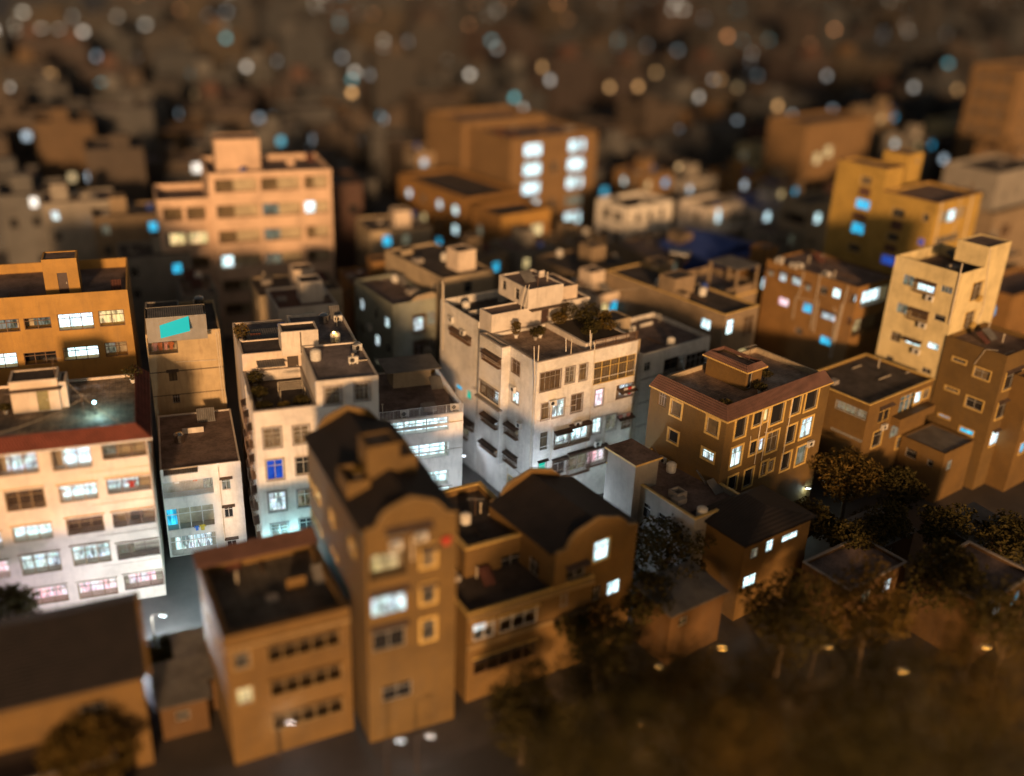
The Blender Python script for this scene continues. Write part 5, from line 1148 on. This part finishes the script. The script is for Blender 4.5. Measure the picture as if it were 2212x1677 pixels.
# street lamps in the lanes and on the road
def lamp(label, x, y, h, power, col=(.62,.88,1), ang=0, r=.25, group='street lamps lighting the lanes'):
    root = empty('street_lamp', (x, y, 0), ang, label=label, cat='street lamp', group=group)
    MB().tube([(0,0,0),(0,0,h*.9),(.15,0,h)], .07, 8, .05).build('post', M_DARK, root)
    MB().tube([(.15,0,h-.02),(.8,0,h+.12)], .035, 6).build('arm', M_DARK, root)
    hd = MB().box(.65,1.25,-.14,.14,h+.06,h+.16).build('lamp_head', M_ALU, root)
    MB().box(.70,1.20,-.11,.11,h+.02,h+.058).build('bulb', em_mat('lamp_glow_%s' % label[:22], col, 30), hd)
    L_ = bpy.data.lights.new('lamp_light', 'POINT'); L_.energy = power; L_.color = col; L_.shadow_soft_size = r
    o = bpy.data.objects.new('lamp_light', L_); C.objects.link(o); o.parent = root; o.location = (.95, 0, h-.25)
def lampx(label, px, py, h, power, col=(.62,.88,1), ang=0, **k):
    p_ = at(px, py, h); lamp(label, p_.x-.95*math.cos(ang), p_.y-.95*math.sin(ang), h, power, col, ang, **k)
lampx('very bright bluish lamp at the lane mouth beside the cream balcony block', 352, 1330, 3.2, 3200, (.75,.93,1))
lampx('bluish lamp in the forecourt under the cream balcony block', 250, 1360, 3.0, 1900, (.80,.82,1))
lampx('bluish lamp under the lowest balconies at the left edge', 60, 1400, 3.0, 1500, (.82,.70,1))
lampx('cyan lamp at the foot of the grey-white balcony house', 470, 1215, 3.5, 450, (.45,.85,1))
lampx('cyan lamp between the white terrace house and the gabled brown house', 625, 1190, 4.0, 1500, (.35,.85,1))
lampx('cyan lamp in the narrow passage left of the gabled brown house', 700, 1255, 3.5, 420, (.40,.88,.95))
lampx('white lamp in front of the railed white house', 935, 1105, 3.5, 700, (.75,.88,1))
lampx('white lamp in the lane before the white corner house', 1090, 1120, 4.0, 1400, (.72,.82,1))
lampx('white lamp behind the black gabled roof', 1215, 1075, 4.5, 1400, (.72,.86,1))
lampx('white lamp in the passage left of the tile-eaved house', 1400, 1010, 4.5, 260, (.70,.92,.95))
lampx('small white lamp between the tile-eaved house and the yellow-coped house', 1745, 1055, 3.5, 60, (.75,.95,.9))
lampx('white lamp in the lane beside the ochre and grey house', 1000, 985, 4.0, 260, (.75,.85,1))
lampx('white road lamp at the bottom, left of centre', 865, 1600, 4.5, 90, (.85,.95,1), group='road lamps at the bottom')
lampx('fainter road lamp right beside the white one at the bottom', 930, 1590, 3.5, 60, (.9,.85,.8), group='road lamps at the bottom')
lampx('faint lamp before the yellow low house at the bottom', 627, 1560, 3.5, 60, (.9,.85,.85), group='road lamps at the bottom')
lampx('faint white lamp at the bottom left corner', 8, 1590, 3.5, 60, (.85,.92,.95), group='road lamps at the bottom')
lampx('amber lamp in the road at the lower right of centre', 1420, 1440, 5, 260, (1,.52,.12), group='road lamps at the bottom')
lampx('amber lamp among the dark trees at the lower right', 1790, 1400, 5, 220, (1,.50,.1), group='road lamps at the bottom')  # this lamp and those in the loop below are added for amber light
for k_, (lx, ly) in enumerate(((1560,1400),(1950,1450),(2130,1400),(1620,1580),(1850,1600),(1380,1560))):
    lampx(('first','second','third','fourth','fifth','sixth')[k_]+' amber lamp glowing through the dark trees at the bottom right', lx, ly, 6, 320, (1,.48,.08), group='amber lamps among the trees')
# work lamp standing on the deck of the cream block
def deck_lamp(label, p_, power, col):
    root = empty('work_lamp', p_, 0, label=label, cat='lamp')
    MB().lathe(0, 0, [(.18,0),(.18,.04),(.03,.06),(.03,.9)], 10).build('stand', M_DARK, root)
    MB().lathe(0, 0, [(.03,.9),(.12,.95),(.12,1.1),(.03,1.15)], 10).build('lamp_shade', em_mat('work_lamp_glow', col, 12), root)
    L_ = bpy.data.lights.new('lamp_light', 'POINT'); L_.energy = power; L_.color = col; L_.shadow_soft_size = .12
    o = bpy.data.objects.new('lamp_light', L_); C.objects.link(o); o.parent = root; o.location = (.35,-.35,1.0)
p_ = at(207, 893, 15.4); deck_lamp('small glowing work lamp on the wet deck of the cream balcony block', p_, 200, (.45,.9,1))
p_ = at(*q(2,1045,900), 18.3); deck_lamp('little amber lamp on the dark roof of the white terrace house', p_, 10, (1,.6,.15))
# ---- plants on roofs
def plant(label, p_, h, r, seed, n=260, leaf=None, pot=True, group='potted plants on the roof terraces', s=.13):
    rg = random.Random(seed); root = empty('potted_plant', p_, rg.uniform(0,6), label=label, cat='plant', group=group)
    if pot: MB().lathe(0, 0, [(.16,0),(.24,.32),(.27,.34),(.27,.38),(.2,.38)], 10).build('pot', M_CONC if seed % 2 else T_WHITE, root)
    tb = MB()
    for i in range(5):
        a = rg.uniform(0, 6.28); tb.tube([(0,0,.3),(math.cos(a)*r*.4,math.sin(a)*r*.4,.3+h*.5),(math.cos(a)*r*.8,math.sin(a)*r*.8,.3+h*.8)], .02, 4, .008)
    tb.build('stem', BARK, root)
    mb = MB(); leaves(mb, (0,0,.4+h*.55), (r,r,h*.55), n, s, rg); mb.build('foliage', leaf or LEAF, root)
def onroof(bl, x, y, z): return bl.world(x, y, z)
i = 0
for lab, x, y, h, r, lf in (('bushy shrub, tallest of the roof garden of the white corner house', 8.6, 6.9, 1.7, 1.3, LEAF), ('yellowish shrub at the left of the planted bed on the white corner house', 7.2, 6.6, 1.1, .9, LEAF2),
    ('dark shrub in the middle of the planted bed on the white corner house', 9.6, 5.2, 1.4, 1.2, LEAF), ('low spreading shrub near the railing of the planted bed', 10.6, 3.0, .9, 1.1, LEAF2),
    ('shrub at the right rear of the planted bed, beside the hut wall', 11.2, 6.6, 1.5, 1.1, LEAF), ('low dark shrub at the front left of the planted bed', 8.0, 2.6, .8, .9, LEAF), ('dark shrub near the bed centre, front', 9.2, 3.4, 1.0, 1.0, LEAF),
    ('slender shrub at the right end of the planted bed', 11.5, 4.6, 1.3, .8, LEAF2)):
    plant(lab, onroof(Mm, x, y, 17.12), h, r, 300+i, n=520, leaf=lf, pot=False, group='shrubs in the roof garden bed'); i += 1
for lab, x, y, h, r, lf in (('spiky palm-like plant against the cream penthouse wall of the corner house', 2.2, 7.0, 1.3, .55, LEAF2), ('bushy potted plant on the paved roof of the corner house', 3.6, 5.6, .9, .7, LEAF), ('second potted plant, right of the bushy one on the paved roof', 4.4, 5.9, .8, .6, LEAF)):
    plant(lab, onroof(Mm, x, y, 16.66), h, r, 320+i, leaf=lf); i += 1
for lab, x, y, h, r, lf in (('dark shrub at the rear left of the sunken roof terrace', .9, 7.2, 1.0, .8, LEAF), ('dark shrub at the left of the sunken roof terrace', .9, 4.2, .9, .8, LEAF), ('shrub at the front left corner of the sunken roof terrace', 1.0, 1.4, .7, .8, LEAF),
    ('yellowish shrub at the front middle of the sunken roof terrace', 2.6, 1.0, .7, .6, LEAF2), ('dark shrub at the front right of the sunken roof terrace', 4.2, 1.6, .8, .8, LEAF), ('shrub hanging over the alley parapet of the white terrace house', .5, 14.5, 1.4, .8, LEAF2)):
    plant(lab, onroof(Cc, x, y, 16.02 if y < 10 else 17.5), h, r, 340+i, leaf=lf, n=380); i += 1
plant('plant by the corner of the cream block deck', onroof(A, 21.0, 11.6, 15.4), 1.2, .9, 360); plant('small plant beside the stair hut on the cream block', onroof(A, 11.0, 7.5, 15.4), .5, .5, 361)
plant('pale weeds beside the beige hut on the railed white house', onroof(P_, 7.6, 9.2, 10.9), .8, .5, 362, leaf=LEAF2); plant('small round plant with a yellow pot on the dark gabled roof terrace', onroof(Dd, 1.2, 5.2, 18.85), .6, .4, 363, leaf=LEAF2)
for k_, (x, y) in enumerate(((1.6,1.6),(10.4,4.0),(7.3,2.2))): plant(('dry plant near the front corner of the tile-eaved flat roof', 'dark bush beside the small stair hut on the tile-eaved roof', 'dark bush before the small stair hut on the tile-eaved roof')[k_], onroof(G, x, y, 15.0), .6, .7, 370+k_, leaf=LEAF)
rgx = random.Random(9)
for k_ in range(7):
    p_ = at(1700+k_*22, 735+rgx.uniform(-30,25), 3); tree(('first','second','third','fourth','fifth','sixth','last')[k_]+' dark bush from the left in the yard behind the tile-eaved house', p_.x, p_.y, 3.6, 1.9, 400+k_, n=900, group='bushes in the dark yard')
    
# ---- red sheet roof yard, awnings
yr = Bld('lean_to', 'low dark red sheet roof in the yard below the brick house', 4.6, 39, q(4,1500,1330), R=q(4,1700,1280), L=q(4,1040,1060), cat='shed')
yb = Blk(yr, 0, max(5, yr.W), 0, yr.D, 0, 4.2, W_GREY, CORR_RED, par=.02); yb.winr('F', 1, 2, 2, 3, 'dim'); yb.build()
mb = MB(); W_, D_ = max(5, yr.W), yr.D; mb.prism([(-.3,4.25),(W_+.3,4.9),(W_+.3,4.8),(-.3,4.21)], 'y', -.3, D_+.3); mb.build('roof', CORR_RED, yr.root)
aw = Bld('tarp_shed', 'grey roof hut with a glowing cyan tarpaulin, left of the stained ochre wall', 19.3, 20, q(1,1255,690), W=5.5, D=3, cat='hut')
ab = Blk(aw, 0, 5.5, 0, 3, 16.8, 19.3, W_GREY, CORR_GRY, par=.02); ab.build()
mb = MB(); u0 = .6; mb.quad((1.2,-1.0,17.6),(3.9,-1.2,18.2),(3.9,-.02,19.25),(1.2,-.02,18.5)); mb.quad((1.2,-1.0,17.55),(1.2,-.02,18.45),(3.9,-.02,19.2),(3.9,-1.2,18.15)); mb.build('tarpaulin', em_mat('tarp_cyan_emissive', (.01,.36,.42), .7), aw.root)  # light through the tarpaulin is put in as its own glow
# ---- water tank, poles, antennas, roof clutter
p_ = at(*q(4,345,560), 14.6); tk = empty('water_tank', p_, math.radians(-25), label='shining stainless steel water tank lying on a cradle before the blue shed', cat='water tank')
mb = MB(); k = 20
prof = [(-1.5,.05),(-1.46,.45),(-1.35,.62)] + [(-1.2+.12*i, .62 if i % 2 else .655) for i in range(21)] + [(1.35,.62),(1.46,.45),(1.5,.05)]
for (xx, rr) in prof:
    for j in range(k): a_ = 2*PI*j/k; mb.v.append((xx, rr*math.cos(a_), .95+rr*math.sin(a_)))
for i in range(len(prof)-1):
    for j in range(k): a_ = i*k+j; b2 = i*k+(j+1) % k; mb.f.append((a_, b2, b2+k, a_+k))
mb.f.append(tuple(range(k))); mb.f.append(tuple(range(len(prof)*k-1, (len(prof)-1)*k-1, -1))); mb.build('tank', M_STEEL, tk)
MB().box(-1,-.85,-.5,.5,0,.45).build('cradle', M_DARK, tk); MB().box(.85,1,-.5,.5,0,.45).build('cradle', M_DARK, tk)
def pole(label, p_, h, r=.045, mat=None, group='poles standing on the roofs', cat='pole'):
    o = MB().tube([(0,0,0),(0,0,h)], r, 6).build('roof_pole', mat or M_PIPE, None, p_); tag(o, label, cat, group)
pole('cream pole at the front corner of the paved roof of the white corner house', onroof(Mm, .15, .15, 17.08), 1.6, .06)
pole('cream pole at the middle of the front parapet of the white corner house', onroof(Mm, 4.0, .12, 17.08), 1.6)
pole('cream pole beside the railing of the white corner house', onroof(Mm, 6.4, .12, 17.08), 1.7)
pole('tall cream pole at the far left corner of the white corner house', onroof(Mm, .1, 18.4, 17.4), 2.2, .07)
pole('thin pole on the planted bed of the white corner house', onroof(Mm, 10.2, 3.9, 17.1), 2.0, .03, M_DARK)
for k_, (x, y) in enumerate(((-1.2,16),(-1.4,13.5),(-1.3,11.3),(-1.1,9.6))):
    pole(('first','second','third','fourth')[k_]+' thin pole from the left in the dark yard beside the tan house', J.world(x, y, 8.5), 4.2, .04, M_RUST, 'thin poles in the dark yard')
for k_, (x, y) in enumerate(((5.2,.4),(7.2,.5),(9.4,.5),(11.2,1.5))): pole(('thin pole at the left of the yellow house lower roof','thin pole, second on the yellow house lower roof','thin pole, third on the yellow house lower roof','thin pole at the right corner of the yellow house lower roof')[k_], Yb.world(x, y, 24.8), 1.5, .04, M_RUST)
def antenna(label, p_, h=1.8, a=0):
    root = empty('antenna', p_, a, label=label, cat='antenna', group='aerials on the roofs')
    MB().tube([(0,0,0),(0,0,h)], .025, 5).build('mast', M_RUST, root)
    mb = MB().tube([(-.7,0,h*.9),(.7,0,h*.9)], .015, 4)
    for i in range(6): mb.tube([(-.6+.24*i,-.3,h*.9),(-.6+.24*i,.3,h*.9)], .01, 4)
    mb.build('aerial', M_ALU, root)
antenna('rusty aerial on the stair hut of the tile-eaved house', G.world(7.9,4.4,17.55), 1.6, .6); antenna('small aerial on the flat roof right of the gabled brown house', U.world(3.4,5,10.0), 1.7); antenna('small aerial on the orange-brown brick roof', K.world(4,8,17.8), 1.5, 1)
antenna('thin aerial on the roof deck of the cream block', A.world(17.2,5,15.4), 2.4, .3); antenna('thin aerial above the stair hut of the cream block', A.world(15.1,8.2,18.3), 1.6, .3); antenna('thin aerial on the penthouse of the white corner house', Mm.world(6,9,20.9), 1.4, .5)
antenna('aerial on the tan tiled house', J.world(3,14,15.3), 1.8, .9); antenna('aerial at the rear of the pink tower roof', H.world(5,7,22), 1.6, .4); antenna('aerial on the grey-brown roof of the ochre and grey house', Nn.world(2,6,14.1), 1.5, .2)
def roof_ac(label, p_, a=0):
    root = empty('air_conditioner', p_, a, label=label, cat='air conditioner', group='air conditioners standing on the roofs')
    MB().box(-.42,.42,-.16,.16,.1,.68).box(-.36,-.28,-.2,.2,0,.1).box(.28,.36,-.2,.2,0,.1).build('casing', M_PLAST, root)
    MB().prism([(-.12+.22*math.cos(2*PI*i/14), .39+.22*math.sin(2*PI*i/14)) for i in range(14)], 'y', -.185, -.162).build('fan_guard', M_BLACK, root)
roof_ac('white air conditioner at the middle right of the white terrace house front roof', Cc.world(9.0,3.3,19.08), Cc.t); roof_ac('white air conditioner near the right edge of the white terrace house roof', Cc.world(9.9,6.0,19.08), Cc.t+.5)
roof_ac('white air conditioner on the rear roof of the white terrace house', Cc.world(9.9,16,18.25), Cc.t); roof_ac('white air conditioner by the railing of the railed white house', P_.world(7.7,.9,10.9), P_.t); roof_ac('white air conditioner, further left by the same railing', P_.world(2.6,.7,10.9), P_.t)
roof_ac('white air conditioner behind the garden on the white corner house', Mm.world(11.6,7.7,17.16), Mm.t); roof_ac('white air conditioner in the yard below the brick house', at(*q(9,1305,200),1.0)+Vector((0,0,-1+.0)), .5)
roof_ac('white air conditioner at the left end of the orange-brown brick roof', K.world(.8,11.8,17.8), K.t-PI/2); roof_ac('white air conditioner in the middle of the orange-brown brick roof edge', K.world(.8,8.9,17.8), K.t-PI/2); roof_ac('white air conditioner near the front of the orange-brown brick roof edge', K.world(.8,4.9,17.8), K.t-PI/2)
roof_ac('white air conditioner on the roof of the house with green glazed bays', I2.world(4.5,6.5,13.5), I2.t)
# bamboo poles leaning on the penthouse
for k_, dx in enumerate((0,.45)):
    a_ = Mm.world(3.2+dx,7.9,19.05); b2 = Mm.world(4.0+dx,8.3,21.6); tag(MB().tube([a_-a_, b2-a_], .035, 5).build('bamboo_pole', M_PIPE, None, a_), ('left','right')[k_]+' one of two bamboo poles leaning against the penthouse of the corner house', 'pole', 'bamboo poles leaning on the penthouse')
# pergola frame on the sunken terrace
pg = empty('drying_rack', Cc.world(2.6,3.2,16.0), Cc.t, label='thin white drying rack on the sunken roof terrace', cat='drying rack')
mb = MB()
for x in (0, 2.1):
    for y_ in (0, 1.6): mb.box(x-.025,x+.025,y_-.025,y_+.025,0,1.3)
mb.build('frame', M_PIPE, pg); mb = MB()
for y_ in (0,.4,.8,1.2,1.6): mb.box(0,2.1,y_-.02,y_+.02,1.302,1.34)
mb.build('rails', M_PIPE, pg)
# clothes drying
def shirt(label, p_, a, mat, w=.5, h=.7, name='shirt'):
    pr = [(-w/2,0),(-w*.85,-h*.35),(-w*.6,-h*.42),(-w*.42,-h*.22),(-w*.4,-h),(w*.4,-h),(w*.42,-h*.22),(w*.6,-h*.42),(w*.85,-h*.35),(w/2,0),(.08,.02),(0,-.05),(-.08,.02)]
    o = MB().prism(pr, 'y', -.03, .03).build(name, mat, None, p_); o.rotation_euler = (0,0,a); tag(o, label, name, 'washing hung out to dry')
CL = {c_: flat_mat('cloth_'+c_, v_, .9) for c_, v_ in dict(white=(.7,.68,.66), orange=(.55,.16,.05), blue=(.05,.15,.5), red=(.5,.04,.03), yellow=(.6,.42,.05), pink=(.6,.3,.28)).items()}
def hang(bl, blk, f, u, z, o, lab, c_, **k): 
    P = blk.P(f, u, z, o); shirt(lab, bl.world(*P), bl.t if f in 'FB' else bl.t+PI/2, CL[c_], **k)
hang(E2, e2, 'F', 1.3, 8.2, -.35, 'white shirt behind the top balcony bars of the grey-white house', 'white'); hang(E2, e2, 'F', 2.9, 8.2, -.35, 'orange shirt in the top balcony of the grey-white house', 'orange')
hang(E2, e2, 'F', 2.6, 3.3, .45, 'blue cloth hanging outside the lowest balcony of the grey-white house', 'blue', w=.3, h=.5); hang(E2, e2, 'F', 3.1, 3.35, .45, 'yellow cloth hanging outside the lowest balcony of the grey-white house', 'yellow', w=.4, h=.6)
for k_, c_ in enumerate(('pink','orange','pink','orange')): hang(E1, e1, 'F', .75+.5*k_, 15.9, -.4, ('first','second','third','last')[k_]+' garment from the left in the dark top balcony of the old ochre house', c_, w=.4, h=.8)
hang(A, ablk, 'F', 15.0, 11.5, -.4, 'white shirt hanging in the second-row middle balcony of the cream block', 'white', h=1.0); hang(A, ablk, 'F', 20.4, 11.5, -.5, 'red shirt in the corner balcony of the cream block', 'red')
for k_, c_ in enumerate(('pink','white','pink')): hang(Mm, mblk, 'F', 10.7+.5*k_, 9.1, .35, ('first','second','last')[k_]+' garment from the left outside the lower corner balcony of the white corner house', c_, w=.35, h=.7)
for k_, c_ in enumerate(('white','red','white')): hang(Mm, mblk, 'F', 11.1+.5*k_, 12.1, .3, ('first','second','last')[k_]+' garment from the left outside the upper corner balcony of the white corner house', c_, w=.35, h=.8)
hang(Dd, dblk, 'F', 5.6, 16.4, .3, 'red cloth beside the top lit window of the gabled brown house', 'red', w=.5, h=.6)
# wires between roofs
def wire(label, a_, b2, sag=.5, r=.018):
    pts = [a_.lerp(b2, i/10)-Vector((0,0,sag*4*(i/10)*(1-i/10))) for i in range(11)]
    tag(MB().tube([p-a_ for p in pts], r, 4).build('wire', M_PIPE, None, a_), label, 'wire', 'wires strung across the roofs')
wire('pale wire sagging from the penthouse of the corner house to the tan house', Mm.world(11.2,9,20.3), J.world(.2,11,16.0), .6); wire('thin wire across the wet deck of the cream block', A.world(11,1,16.7), A.world(17.2,5,17.2), .3); wire('thin wire from the cream block hut to its parapet', A.world(15.9,8,17.6), A.world(20.5,.5,16.5), .3)
# ================================================================ ground
gm, nd, ln, bs = newmat('ground_asphalt_and_concrete')
co = nd.new('ShaderNodeTexCoord').outputs['Object']
n1 = noise(nd, ln, co, .12, 7, .7)
ln.new(mixc(nd, ln, ramp(nd, ln, n1, .4, .65), (.05,.045,.042), (.085,.075,.068)), bs.inputs['Base Color']); bs.inputs['Roughness'].default_value = .6
tag(MB().quad((-4000,-60,0),(4000,-60,0),(4000,6000,0),(-4000,6000,0)).build('ground', gm), kind='structure')

# road in front of the houses with raised pavements
rc = at(1150, 1500, 0); rt = math.radians(33)
rm_, nd, ln, bs = newmat('road_asphalt'); co = nd.new('ShaderNodeTexCoord').outputs['Object']
ln.new(mixc(nd, ln, noise(nd, ln, co, 1.2, 6, .7), (.035,.033,.03), (.06,.055,.05)), bs.inputs['Base Color']); bs.inputs['Roughness'].default_value = .45
rd = MB().quad((-60,-3.5,.004),(70,-3.5,.004),(70,3.5,.004),(-60,3.5,.004)).build('road', rm_, None, (rc.x, rc.y-7.5, 0)); rd.rotation_euler = (0,0,rt); tag(rd, kind='structure')
